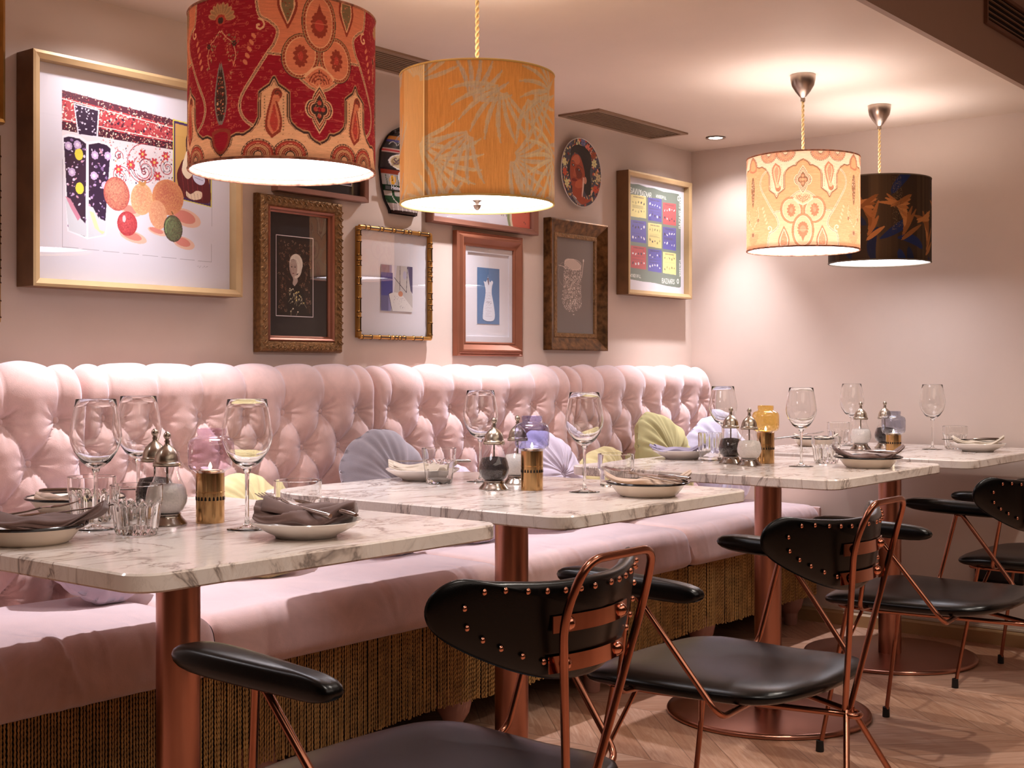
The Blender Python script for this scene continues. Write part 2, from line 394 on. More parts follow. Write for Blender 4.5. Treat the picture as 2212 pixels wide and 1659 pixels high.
def floor_mat():
    t = NT('oak_chevron'); t.set(Roughness=.42); c = t.coord(); sp = t.n('SeparateXYZ'); t.l(c, sp.inputs[0])
    X, Y = sp.outputs[0], sp.outputs[1]; W = .42; PW = .105
    cx = t.math('DIVIDE', X, W); fl = t.math('FLOOR', cx); fr = t.math('SUBTRACT', cx, fl)
    par = t.math('MODULO', t.math('ABSOLUTE', fl), 2.)          # 0/1 column parity
    sg = t.math('MULTIPLY_ADD', par, -2., 1.)
    loc = t.math('MULTIPLY', t.math('SUBTRACT', fr, .5), W)
    v = t.math('DIVIDE', t.math('ADD', Y, t.math('MULTIPLY', loc, sg)), PW*1.414)
    vf = t.math('FLOOR', v); vr = t.math('SUBTRACT', v, vf)
    cmb = t.n('CombineXYZ'); t.l(fl, cmb.inputs[0]); t.l(vf, cmb.inputs[1]); wn = t.n('TexWhiteNoise'); t.l(cmb.outputs[0], wn.inputs[0])
    # grain runs along the plank
    gu = t.math('MULTIPLY', t.math('SUBTRACT', X, t.math('MULTIPLY', Y, sg)), 1.2); gv = t.math('MULTIPLY', t.math('ADD', t.math('MULTIPLY', X, sg), Y), 14.)
    gc = t.n('CombineXYZ'); t.l(gu, gc.inputs[0]); t.l(gv, gc.inputs[1]); t.l(wn.outputs[0], gc.inputs[2])
    gn = t.noise(3.2, 5, .6, gc.outputs[0], 1.6)
    base = t.ramp(gn, [(.3, '#ba8c72'), (.5, '#cca188'), (.7, '#ddb9a2')])
    tone = t.ramp(wn.outputs[0], [(0, '#d5c5b8'), (1, '#ffffff')])
    mx = t.n('MixRGB', blend_type='MULTIPLY'); mx.inputs[0].default_value = 1.; t.l(base, mx.inputs[1]); t.l(tone, mx.inputs[2])
    e1 = t.math('LESS_THAN', t.math('MINIMUM', vr, t.math('SUBTRACT', 1., vr)), .012)
    e2 = t.math('LESS_THAN', t.math('MINIMUM', fr, t.math('SUBTRACT', 1., fr)), .004)
    m3 = t.n('MixRGB'); t.l(t.math('MULTIPLY', t.math('MAXIMUM', e1, e2), .55), m3.inputs[0]); t.l(mx.outputs[0], m3.inputs[1]); m3.inputs[2].default_value = C4('#4b3424')
    t.l(m3.outputs[0], t.p.inputs['Base Color']); t.bump(gn, .08, .001); return t.m

def lining():
    t = NT('shade_lining'); t.set(Roughness=.8); t.p.inputs['Base Color'].default_value = (.9, .88, .86, 1)
    tl = t.n('BsdfTranslucent'); tl.inputs[0].default_value = (.95, .85, .72, 1); ms = t.n('MixShader'); ms.inputs[0].default_value = .55
    t.l(t.p.outputs[0], ms.inputs[1]); t.l(tl.outputs[0], ms.inputs[2]); t.l(ms.outputs[0], t.out.inputs[0]); return t.m
M['lining'] = lining()

# ------------------------------------------------------------------ the room
SF = 1.395; HI = 2.62; X0, Y0 = -1.6, -3.2
struct(G().box((X0-.1, Y0-.1, -.08), (END_X+.1, WALL_Y+.1, 0)).make('floor', floor_mat(), smooth=False))
struct(G().box((X0, WALL_Y, 0), (END_X+.1, WALL_Y+.1, HI)).make('wall_gallery', M['wall'], smooth=False))
struct(G().box((END_X, Y0, 0), (END_X+.1, WALL_Y, HI)).make('wall_end', M['wall'], smooth=False))
struct(G().box((X0-.1, Y0, 0), (X0, WALL_Y+.1, HI)).make('wall_left', M['umber'], smooth=False))
struct(G().box((X0-.1, Y0-.1, 0), (END_X+.1, Y0, HI)).make('wall_front', M['umber'], smooth=False))
struct(G().box((X0, Y0, HI), (END_X+.1, SF+.02, HI+.08)).make('ceiling', M['ceil'], smooth=False))
# lowered ceiling over the banquette, with its fascia
g = G().box((X0, SF+.02, CEIL), (END_X, WALL_Y, HI+.08))
struct(g.make('ceiling_bulkhead', M['ceil'], smooth=False))
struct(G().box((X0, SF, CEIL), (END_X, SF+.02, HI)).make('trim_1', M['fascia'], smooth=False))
g = G().prism([(END_X-.018, 0), (END_X, 0), (END_X, .058), (END_X-.006, .058), (END_X-.018, .046)], Y0, WALL_Y)
o = g.make('baseboard_end', M['oak'], smooth=False); o.rotation_euler = (0, 0, 0)
me = o.data                                             # prism was drawn in x,z: turn it so that it runs along y
for v in me.vertices: v.co = (v.co.x, v.co.z, v.co.y)
me.flip_normals(); struct(o)
struct(G().box((END_X-.010, Y0, .058), (END_X, WALL_Y, .066)).make('trim_2', M['skirt_lit'], smooth=False))  # pale strip puts the light on the baseboard lip into its colour

def grille(x0, x1, y0, y1, label):
    e = empty('air_vent', label, 'vent', ((x0+x1)/2, (y0+y1)/2, CEIL)); cx, cy_ = (x0+x1)/2, (y0+y1)/2; fw = .022
    g = G()
    for a, b in (((x0, y0), (x1, y0+fw)), ((x0, y1-fw), (x1, y1)), ((x0, y0+fw), (x0+fw, y1-fw)), ((x1-fw, y0+fw), (x1, y1-fw))):
        g.box((a[0]-cx, a[1]-cy_, -.007), (b[0]-cx, b[1]-cy_, 0))
    g.make('vent_frame', M['ventm'], e, smooth=False)
    G().box((x0+fw-cx, y0+fw-cy_, -.0012), (x1-fw-cx, y1-fw-cy_, -.0002)).make('duct_shade_sheet', M['dark'], e, smooth=False)  # near-black sheet stands in for the shade between the slats
    n = 9; h = (y1-y0-2*fw)/n
    for k in range(n):
        y = y0+fw+(k+.5)*h-cy_; G().box((x0+fw-cx, y-h*.34, -.0045), (x1-fw-cx, y+h*.04, -.0016)).make('slat', M['ventm'], e, smooth=False)
grille(3.955, 4.59, 2.742, 2.93, 'bronze slatted ceiling vent above the oval plate, fully in view')
grille(2.585, 3.22, 2.732, 2.925, 'bronze slatted ceiling vent between the red and the yellow lampshade')
# grille standing in the fascia
e = empty('wall_vent', 'dark slatted vent high in the lowered ceiling fascia at top right', 'vent', (4.138, SF, 2.135))
g = G()
for a, b in (((0, 0), (.8, .012)), ((0, .112), (.8, .124)), ((0, .012), (.012, .112)), ((.788, .012), (.8, .112))): g.box((a[0], -.012, a[1]), (b[0], 0, b[1]))
g.make('vent_frame', simple('vent_brown', '#6b4632', .5), e, smooth=False)
G().box((.012, -.0014, .012), (.788, -.0005, .112)).make('duct_shade_sheet', M['dark'], e, smooth=False)  # same near-black sheet in place of the shaded duct
for k in range(5): G().box((.012, -.010, .022+k*.019), (.788, -.003, .0245+k*.019)).make('slat', M['ventm'], e, smooth=False)
e = empty('wall_socket_box', 'small black box fixed low on the end wall behind chairs', 'box', (END_X, 1.62, .235))
G().rbox((-.03, -.09, 0), (0, .09, .07), .004).make('housing', M['leather'], e)
G().rbox((-.034, -.075, .012), (-.029, .075, .058), .002).make('cover', M['rubber'], e)

DL = ['round ceiling downlight at the far left, over the gold frame', 'round ceiling downlight above the large fruit print', 'round ceiling downlight hidden above the yellow lampshade', 'bright round ceiling downlight beside the vent, near the wall corner']
for i, x in enumerate(DOWN_X):
    if i == 0: continue
    e = empty('downlight', DL[i], 'ceiling light', (x, DOWN_Y, CEIL), group='recessed downlights along the gallery wall')
    G().lathe([(.030, 0), (.040, -.002), (.042, -.004), (.036, -.005), (.030, -.003), (.028, 0)], 32).make('trim_ring', M['nickel'], e)
    G().lathe([(0, -.0025), (.028, -.0022)], 24).make('lens', M['dl'], e)

# ------------------------------------------------------------------ banquette
BQ = empty('banquette', 'long blush pink velvet banquette with buttoned back and ochre fringe', 'banquette seat', (2.9, 2.6, 0))
def OFF(V): return np.asarray(V)-np.array([2.9, 2.6, 0])
SEAMS = [.845, 1.875, 2.908, 3.940, 4.972]
def back_panel(x0, x1, first):
    nu, nv = 190, 190
    # profile of the back before tufting: y,z and outward normal, by arc length
    zb, zt, yb, r = .40, .973, 2.888, .042
    L1 = zt-zb; L2 = r*PI/2*1.0; L3 = .03; Ltot = L1+L2+L3
    s = np.linspace(0, Ltot, nv); x = np.linspace(x0, x1, nu)
    py = np.empty(nv); pz = np.empty(nv); ny_ = np.empty(nv); nz_ = np.empty(nv)
    for i, t in enumerate(s):
        if t <= L1: py[i], pz[i], ny_[i], nz_[i] = yb, zb+t, -1, 0
        elif t <= L1+L2:
            a = (t-L1)/r; py[i] = yb+r-r*math.cos(a); pz[i] = zt+r*math.sin(a); ny_[i] = -math.cos(a); nz_[i] = math.sin(a)
        else: py[i] = yb+r+(t-L1-L2); pz[i] = zt+r; ny_[i] = 0; nz_[i] = 1
    Xg, Sg = np.meshgrid(x, s); Z = zb+Sg; zA = .916; p = .148; h = .104; xb = x0+.071
    a = (Xg-xb)/p+(zA-Z)/(2*h); b = (Xg-xb)/p-(zA-Z)/(2*h)
    P = np.abs(np.sin(PI*a))*np.abs(np.sin(PI*b)); Vv = np.abs(np.sin(PI*(Xg-xb)/p))
    # nearest button
    D = np.full(Xg.shape, 9.); TH = np.zeros(Xg.shape); WR = np.zeros(Xg.shape)
    rows = [(zA, 0), (zA-h, p/2), (zA-2*h, 0), (zA-3*h, p/2), (zA-4*h, 0)]; btn = []
    for ri, (zz, off) in enumerate(rows):
        for k in range(-1, 8):
            bx = xb+off+k*p
            d = np.hypot(Xg-bx, Z-zz); m = d < D; D = np.where(m, d, D)
            th = np.arctan2(Z-zz, Xg-bx); ph = (k*1.7+ri*2.3)
            WR += np.sin(11*th+ph)*np.exp(-(d/.042)**2)*np.clip(d/.012, 0, 1)*(1+.5*np.sin(5*th+ph*2))
            if x0+.01 < bx < x1-.01: btn.append((ri, bx, zz))
    up = smoothstep(zA-.005, zA+.045, Z)
    pil = (1-up)*P**.27+up*Vv**.28
    dep = .52*(1-np.exp(-(D/.036)**1.3))+.48*pil
    edge = 1-np.exp(-np.minimum(Xg-x0, x1-Xg)/.012); puff = .047
    rg = np.random.default_rng(int(x0*100)); low = np.zeros(Xg.shape)
    for _ in range(7): low += np.sin(Xg*rg.uniform(8, 45)+Z*rg.uniform(-40, 40)+rg.uniform(0, 6))*.0008
    fade = 1-smoothstep(L1+L2*.8, Ltot, Sg)
    bmp = (puff*dep*(.15+.85*edge)+.0030*WR+low)*(.30+.70*fade)
    Yv = py[:, None]+ny_[:, None]*bmp; Zv = pz[:, None]+nz_[:, None]*bmp
    V = np.stack([Xg.ravel(), Yv.ravel(), Zv.ravel()], 1)
    o = npmesh('backrest', OFF(V), gridfaces(nu, nv), M['velvet'], BQ)
    for ri, bx, zz in btn:
        if ri < 4 and bx > 1.55:
            q = G().lathe([(0, .0075), (.006, .0065), (.0095, .003), (.0105, -.002)], 12).make('button', M['velvet'], o, loc=Vector((bx-2.9, yb-.006-2.6, zz)), rot=(PI/2, 0, 0))
    return o
for i in range(4): back_panel(SEAMS[i], SEAMS[i+1], i == 0)
# closed right-hand end of the back
zs = [(2.97, .40), (2.86, .40), (2.855, .60), (2.853, .90), (2.858, .975), (2.875, 1.01), (2.90, 1.035), (2.93, 1.045), (2.97, 1.045)]
V = []; F = []
for x in (4.960, 4.972): V += [(x-2.9, y-2.6, z) for y, z in zs]
n = len(zs); F = [tuple(range(n, 2*n))[::-1], tuple(range(n))]+[(i, (i+1) % n, n+(i+1) % n, n+i) for i in range(n)]
g = G(); g.add(V, F); g.make('end_panel', M['velvet'], BQ, auto=50)
def seat_panel(x0, x1, seed):
    nu, nv = 150, 96; x = np.linspace(x0, x1, nu)
    pr = fillet([(0, 2.86, .47), (0, 2.80, .488), (0, 2.60, .492), (0, 2.345, .486), (0, 2.322, .37), (0, 2.345, .350), (0, 2.42, .350)], (.02, .05, .050, .03, .02), 8)
    d = [0]
    for a, b in zip(pr[:-1], pr[1:]): d.append(d[-1]+(b-a).length)
    s = np.linspace(0, d[-1], nv); py = np.interp(s, d, [q.y for q in pr]); pz = np.interp(s, d, [q.z for q in pr])
    ty = np.gradient(py, s); tz = np.gradient(pz, s); ln = np.hypot(ty, tz)+1e-9; nyv = tz/ln; nzv = -ty/ln
    Xg, Sg = np.meshgrid(x, s); e = np.minimum(Xg-x0, x1-Xg); ins = .020*np.exp(-(e/.014))
    rg = np.random.default_rng(seed); wr = np.zeros(Xg.shape); front = np.exp(-((Sg-.52)/.10)**2)
    for k in range(34 if seed == 0 else 18):
        c0 = rg.uniform(x0, x1); wd = rg.uniform(.005, .012); am = rg.uniform(-.0042, .0042)*(1.5 if seed == 0 else .6)
        wr += am*np.exp(-((Xg-c0-(Sg-.5)*rg.uniform(-.35, .35))/wd)**2)*front
    crown = .006*np.sin(PI*(Xg-x0)/(x1-x0))*np.clip(nzv[:, None], 0, 1)
    off = wr+crown-ins
    V = np.stack([Xg.ravel(), (py[:, None]+nyv[:, None]*off).ravel(), (pz[:, None]+nzv[:, None]*off).ravel()], 1)
    npmesh('seat', OFF(V), gridfaces(nu, nv)[:, ::-1], M['velvet'], BQ)
for i in range(4): seat_panel(SEAMS[i]+.001, SEAMS[i+1]-.001, i)
G().rbox((4.95-2.9, 2.335-2.6, .36), (4.972-2.9, 2.86-2.6, .478), .008).make('seat_side', M['velvet'], BQ)
G().box((.85-2.9, 2.40-2.6, .15), (4.96-2.9, 2.96-2.6, .36)).make('base_frame', M['dark'], BQ, smooth=False)
# fringe of twisted cords
def fringe():
    pitch = .0074; xs = np.arange(.86, 4.955, pitch); rg = np.random.default_rng(3); N = len(xs); nr = 76; ns = 6
    zt = .352; V = np.empty((N, nr, ns, 3), np.float32)
    ln = .235+rg.normal(0, .0022, N)+.004*np.sin(xs*9); ph = rg.uniform(0, 6.28, N); sway = rg.normal(0, .0011, N); yy = rg.normal(0, .0010, N)
    t = np.linspace(0, 1, nr)
    for k in range(ns):
        al = 2*PI*k/ns
        z = zt-ln[:, None]*t[None, :]; tw = (zt-z)/.0125*2*PI+ph[:, None]
        rr = .0021+.00125*np.cos(2*(al-tw/2*1.0))
        V[:, :, k, 0] = xs[:, None]+sway[:, None]*t**2+rr*math.cos(al); V[:, :, k, 1] = 2.352+yy[:, None]+rr*math.sin(al); V[:, :, k, 2] = z
    base = (np.arange(N)*nr*ns)[:, None, None]; J = (np.arange(nr-1)*ns)[None, :, None]; K = np.arange(ns)[None, None, :]; K2 = (K+1) % ns
    F = np.stack([base+J+K, base+J+K2, base+J+ns+K2, base+J+ns+K], -1).reshape(-1, 4)
    o = npmesh('fringe', OFF(V.reshape(-1, 3)), F[:, ::-1], M['fringe'], BQ); o['kind'] = 'stuff'
fringe()
M['pinkleg'] = simple('pink_painted_wood', '#b98a7e', .45)
for x in (1.35, 2.05, 2.77, 3.45, 4.14, 4.86):
    G().lathe([(0, 0), (.024, 0), (.026, .004), (.028, .05), (.031, .052), (.045, .075), (.052, .105), (.053, .15)], 24).make('foot', M['pinkleg'], BQ, loc=(x-2.9, 2.42-2.6, 0))

# ------------------------------------------------------------------ scatter cushions
def cushion(x, y, z, R, lean, rz, mat, label, seed, th=.055, squash=1., pleat=.5):
    """round gathered cushion, leaning back; z = height of its lowest point"""
    rg = np.random.default_rng(seed); na, nr = 160, 34; A = np.linspace(0, 2*PI, na, endpoint=False)
    V = []; ph = rg.uniform(0, 6, 6)
    for side in (1, -1):
        for j in range(nr):
            t = j/(nr-1); rr = R*(1-t) if side == 1 else R*t
            q = rr/R; prof = th*(1-q**3.2)**.6
            pl = (np.sin(A*19+ph[0]+2.6*np.sin(3*A+ph[1])+1.5*q)*.6+np.sin(A*11+ph[2]+3*q)*.5+np.sin(A*33+ph[3]+2*np.sin(2*A))*.3)*(.0065*pleat*q*(1-q**8)+.0010)+.006*np.sin(4*A+ph[4]+5*q)*q*(1-q)*2+.004*np.sin(7*A+ph[5]-6*q)*q*(1-q)*2
            sag = .010*np.sin(2*A+ph[4])*q+.006*np.sin(3*A+ph[5])*q
            edge = 1+.02*np.sin(5*A+ph[1])*q+.012*np.sin(13*A+ph[2])*q
            dim = -.022*math.exp(-(q/.10)**2)
            zz = side*(prof+pl+dim)+sag
            V.append(np.stack([rr*edge*np.cos(A), rr*edge*np.sin(A)*squash, zz], 1))
    V = np.concatenate(V[::1]); order = V.reshape(2*nr, na, 3)
    # first half runs from rim to centre on the front, second from centre to rim on the back
    front = order[:nr][::-1]; back = order[nr:]
    rows = np.concatenate([front, back[::-1]]).reshape(-1, 3)
    e = empty('round_cushion', label, 'cushion', (x, y, z), rz, 'gathered round velvet cushions on the banquette')
    c, s = math.cos(lean), math.sin(lean)                      # disc stands in x,z then leans back by lean
    X = rows[:, 0]; U = rows[:, 1]+R*squash; T = rows[:, 2]
    W = np.stack([X, U*s-T*c, U*c+T*s], 1); W[:, 2] -= W[:, 2].min()
    npmesh('cover', W, gridfaces(na, 2*nr, True)[:, ::-1], mat, e)
    p = Vector((0, R*squash*s-(th-.016)*c, R*squash*c+(th-.016)*s-rows_min(rows, R*squash, c, s)))
    G().lathe([(0, .005), (.009, .004), (.012, 0), (.010, -.003)], 16).make('button', mat, e, loc=p, rot=(PI/2-lean, 0, 0))
    return e
def rows_min(rows, R, c, s): return float(((rows[:, 1]+R)*c+rows[:, 2]*s).min())
SZ = .493
cushion(1.80, 2.60, SZ, .155, rad(48), rad(3), M['velvet_lilac'], 'lilac cushion below the nearest table, left of its pedestal', 1)
cushion(2.27, 2.60, SZ, .160, rad(38), rad(-6), M['velvet_yellow'], 'straw yellow cushion peeking over the nearest table top', 2)
cushion(2.79, 2.63, SZ, .192, rad(17), rad(4), M['velvet_grey'], 'large blue-grey cushion behind the plate on the second table', 3, pleat=.35)
cushion(3.13, 2.61, SZ, .155, rad(42), rad(-10), M['velvet_lilac'], 'low lilac cushion behind the glass tumbler of the second table', 4)
cushion(3.58, 2.60, SZ, .180, rad(22), rad(8), M['velvet_lilac'], 'upright lilac cushion behind the blue candle lamp', 5)
cushion(3.97, 2.60, SZ, .150, rad(36), rad(-4), M['velvet_yellow'], 'small straw yellow cushion left of the olive one', 6)
cushion(4.30, 2.63, SZ, .196, rad(14), rad(2), M['velvet_green'], 'large pleated olive-gold cushion standing behind the third table', 7, pleat=1.3)
cushion(4.72, 2.62, SZ, .185, rad(18), rad(-14), M['velvet_white'], 'pale lilac-white cushion at the far end of the banquette', 8)

# ------------------------------------------------------------------ tables
def rrect(x0, y0, x1, y1, r, n=8):
    P = []
    for cx, cyy, a0 in ((x1-r, y1-r, 0), (x0+r, y1-r, PI/2), (x0+r, y0+r, PI), (x1-r, y0+r, 1.5*PI)):
        for k in range(n+1): a = a0+PI/2*k/n; P.append((cx+r*math.cos(a), cyy+r*math.sin(a)))
    return P
def table(x0, y0, x1, y1, px, py, label, seed):
    e = empty('restaurant_table', label, 'table', (px, py, 0), group='marble topped pedestal tables')
    P = rrect(x0-px, y0-py, x1-px, y1-py, .05); P2 = rrect(x0-px+.003, y0-py+.003, x1-px-.003, y1-py-.003, .047)
    g = G(); n = len(P); V = [(x, y, TOP-.028) for x, y in P2]+[(x, y, TOP-.025) for x, y in P]+[(x, y, TOP-.003) for x, y in P]+[(x, y, TOP) for x, y in P2]
    F = [tuple(range(n))[::-1], tuple(range(3*n, 4*n))]
    for k in range(3): F += [(k*n+i, k*n+(i+1) % n, (k+1)*n+(i+1) % n, (k+1)*n+i) for i in range(n)]
    g.add(V, F); mt = M['marble']; o = g.make('table_top', mt, e, auto=25)
    G().rbox((-.17, -.17, TOP-.036), (.17, .17, TOP-.0275), .003).make('mounting_plate', M['rubber'], e)
    G().lathe([(.0405, TOP-.037), (.0405, .012)], 48).make('pedestal', M['copper_brushed'], e)
    G().lathe([(0, .016), (.29, .016), (.303, .0135), (.306, .008), (.304, .002), (.30, 0), (0, 0)], 96).make('base_plate', M['copper_brushed'], e, auto=60)
table(1.10, 1.545, 1.915, 2.435, 1.505, 1.995, 'nearest marble table at left, brown napkin plate at its corner', 1)
table(2.062, 1.512, 2.83, 2.43, 2.45, 1.955, 'second marble table, its pedestal behind the nearest chair back', 2)
table(3.19, 1.462, 3.98, 2.33, 3.57, 1.853, 'third marble table carrying the amber candle lamp', 3)
table(4.145, 1.437, 4.955, 2.305, 4.545, 1.870, 'farthest marble table, close to the end wall', 4)

# ------------------------------------------------------------------ armchairs
def pad(outline, thick, mp, mat, name, parent, rings=9, edge=.5, crown=1.0):
    """inflated pad: outline = [(u,v)], mp(u,v,t) -> xyz, t signed thickness"""
    n = len(outline); cu = sum(p[0] for p in outline)/n; cv = sum(p[1] for p in outline)/n; V = []; F = []
    def ring(q, t): return [mp(cu+(u-cu)*q, cv+(v-cv)*q, t) for u, v in outline]
    qs = [math.sin(PI/2*k/rings) for k in range(rings+1)]
    seq = [(q, 1) for q in qs[1:]]+[(q, -1) for q in qs[1:-1][::-1]]
    for q, sg in seq:
        t = thick*(crown*(1-q**2)*(1-edge)+edge*(1-q**10)**.5) if q < 1 else 0
        V += ring(q, sg*t)
    a = len(V); V.append(mp(cu, cv, thick*(crown*(1-edge)+edge))); V.append(mp(cu, cv, -thick*(crown*(1-edge)+edge)))
    m = len(seq)
    for k in range(m-1): F += [(k*n+i, (k+1)*n+i, (k+1)*n+(i+1) % n, k*n+(i+1) % n) for i in range(n)]
    F += [(a, i, (i+1) % n) for i in range(n)]+[(a+1, (m-1)*n+(i+1) % n, (m-1)*n+i) for i in range(n)]
    g = G(); g.add(V, F); o = g.make(name, mat, parent, auto=0)
    bm = bmesh.new(); bm.from_mesh(o.data); bmesh.ops.recalc_face_normals(bm, faces=bm.faces); bm.to_mesh(o.data); bm.free(); return o
def catmull(P, n=6, closed=True):
    out = []; N = len(P)
    for i in range(N):
        p0, p1, p2, p3 = [np.array(P[(i+k-1) % N], float) for k in range(4)]
        for k in range(n):
            t = k/n; out.append(tuple(.5*((2*p1)+(-p0+p2)*t+(2*p0-5*p1+4*p2-p3)*t*t+(-p0+3*p1-3*p2+p3)*t**3)))
    return out
def make_chair(label):
    R = .0062; cy0 = 1.25
    e = empty('armchair', label, 'chair', (0, cy0, 0), group='black leather armchairs on copper wire frames')
    def L(x, y, z): return (x, y-cy0, z)
    half = [(0, 1.085), (.10, 1.09), (.185, 1.115), (.222, 1.17), (.228, 1.27), (.236, 1.38), (.238, 1.47), (.21, 1.545), (.11, 1.575)]
    out = half+[(0, 1.582)]+[(-u, v) for u, v in half[::-1][:-1]]
    def mseat(u, v, t):
        q = (v-1.33)/.25; z = .420+.012*q*q*(1 if q < 0 else .2)-.010*max(0, q-.55)*2.2-.008*math.exp(-(u*u)/.02)*(1-q*q*.6)
        return L(u, v, z+t)
    pad(catmull(out, 5), .025, mseat, M['leather'], 'seat', e, 10, .72)
    # backrest, curved round the sitter
    bo = [(0, .757), (.08, .757), (.16, .763), (.205, .768), (.232, .750), (.238, .722), (.222, .694), (.18, .665), (.12, .637), (.06, .620)]
    bo = bo+[(0, .615)]+[(-u, v) for u, v in bo[::-1][:-1]]
    def yb(u): return 1.042+.095*(abs(u)/.235)**1.8
    def mback(u, v, t): return L(u*(1-.02*abs(u)/.235), yb(u)+t-(v-.69)*.12, v)
    boc = catmull(bo, 5)
    bk = pad(boc, .017, mback, M['leather'], 'backrest', e, 9, .7)
    n = len(boc); cu, cv = 0, sum(p[1] for p in boc)/n
    ins = [(u*.86, cv+(v-cv)*.76) for u, v in boc]; acc = 0; last = ins[0]; k = 0
    stud0 = None
    for i in range(1, len(ins)+1):
        p = ins[i % n]; acc += math.hypot(p[0]-last[0], p[1]-last[1]); last = p
        if acc > .0265:
            acc = 0; q = Vector(mback(p[0], p[1], -.0165))
            if stud0 is None:
                stud0 = G().lathe([(0, .0030), (.0024, .0026), (.0040, .0013), (.0046, 0)], 12).make('stud', M['copper'], bk, loc=q, rot=(PI/2, 0, 0))
            else:
                s = stud0.copy(); COL.objects.link(s); s.location = q
    for zc in (.700, .645):
        us = np.linspace(-.088, .088, 13); V = []; F = []
        for u in us:
            for (dy, dz) in ((-.0255, -.0115), (-.0255, .0115), (-.0235, .0115), (-.0235, -.0115)): V.append(L(u, yb(u)+dy-(zc-.69)*.12+.004, zc+dz))
        for i in range(12): F += [(i*4+k, i*4+(k+1) % 4, i*4+4+(k+1) % 4, i*4+4+k) for k in range(4)]
        F += [(0, 3, 2, 1), (48, 49, 50, 51)]
        g = G(); g.add(V, F); st = g.make('strap', M['copper'], e, auto=40)
        for u in (-.062, .062):
            G().lathe([(0, .0085), (.005, .0072), (.0085, .0040), (.0100, 0)], 16).make('rivet', M['copper'], st, loc=L(u, yb(u)-.0215-(zc-.69)*.12, zc), rot=(PI/2, 0, 0))
    # loop behind the back, running down to the knot under the seat
    P = [L(-.010, 1.070, .372), L(-.098, 1.012, .715), L(-.080, .985, .790), L(.080, .985, .790), L(.098, 1.012, .715), L(.010, 1.070, .372)]
    G().tube(fillet(P, (.04, .03, .03, .04), 6), R, 10).make('back_frame', M['copper_dark'], e)
    G().tube(fillet([L(.16, 1.53, .392), L(-.16, 1.53, .392), L(-.150, 1.42, .388), L(-.016, 1.075, .372), L(-.016, 1.045, .370), L(.016, 1.045, .370), L(.016, 1.075, .372), L(.150, 1.42, .388), L(.16, 1.53, .392)], .02, 4), R, 10).make('seat_frame', M['copper_dark'], e)
    for s in (-1, 1):
        P = [L(s*.10, 1.43, .398), L(s*.285, 1.415, .412), L(s*.312, 1.372, .612), L(s*.312, 1.355, .612), L(s*.292, 1.185, .402), L(s*.085, 1.225, .388)]
        G().tube(fillet(P, (.03, .006, .006, .035), 6), R, 10).make('arm_support', M['copper_dark'], e)
        ao = [(0, 1.532), (.018, 1.528), (.031, 1.508), (.034, 1.47), (.033, 1.42), (.028, 1.35), (.021, 1.27), (.018, 1.222), (.011, 1.211)]
        ao = ao+[(0, 1.210)]+[(-u, v) for u, v in ao[::-1][:-1]]
        pad(catmull(ao, 3), .021, lambda u, v, t: L(s*.315+u, v, .632+.006*((v-1.37)/.16)+t), M['leather'], 'armrest', e, 8, .74)
        lg = G().tube([L(s*.19, 1.49, .395), L(s*.222, 1.547, .045), L(s*.226, 1.552, .008)], R, 10).make('leg', M['copper_dark'], e)
        G().lathe([(0, 0), (.0105, 0), (.011, .003), (.010, .030), (.0062, .031)], 12).make('foot_cap', M['rubber'], lg, loc=L(s*.2265, 1.553, 0))
        G().tube([L(s*.125, 1.47, .392), L(s*.204, 1.516, .235)], R*.8, 8).make('brace', M['copper_dark'], e)
        lg = G().tube([L(s*.012, 1.066, .378), L(s*.232, .966, .045), L(s*.250, .958, .010)], R, 10).make('leg', M['copper_dark'], e)
        G().lathe([(0, 0), (.0105, 0), (.011, .003), (.010, .030), (.0062, .031)], 12).make('foot_cap', M['rubber'], lg, loc=L(s*.250, .958, 0))
    return e
CH = [(1.475, 0, 0, 'nearest armchair, one armrest reaching to the lower left'), (2.39, 0, 0, 'armchair with light falling on its seat, under the second table'),
      (3.52, 0, 0, 'armchair at the third table, only its left half in view'), (4.455, -.035, 0, 'farthest armchair, seat front visible below another backrest')]
# order: nearest to farthest along the row
bpy.context.view_layer.update()
c0 = make_chair(CH[0][3]); chairs = [c0]
for x, dy, rz, lb in CH[1:]:
    c = copy_tree(c0); c['label'] = lb; chairs.append(c)
for c, (x, dy, rz, lb) in zip(chairs, CH): c.location = (x, 1.25+dy, 0); c.rotation_euler = (0, 0, rz)

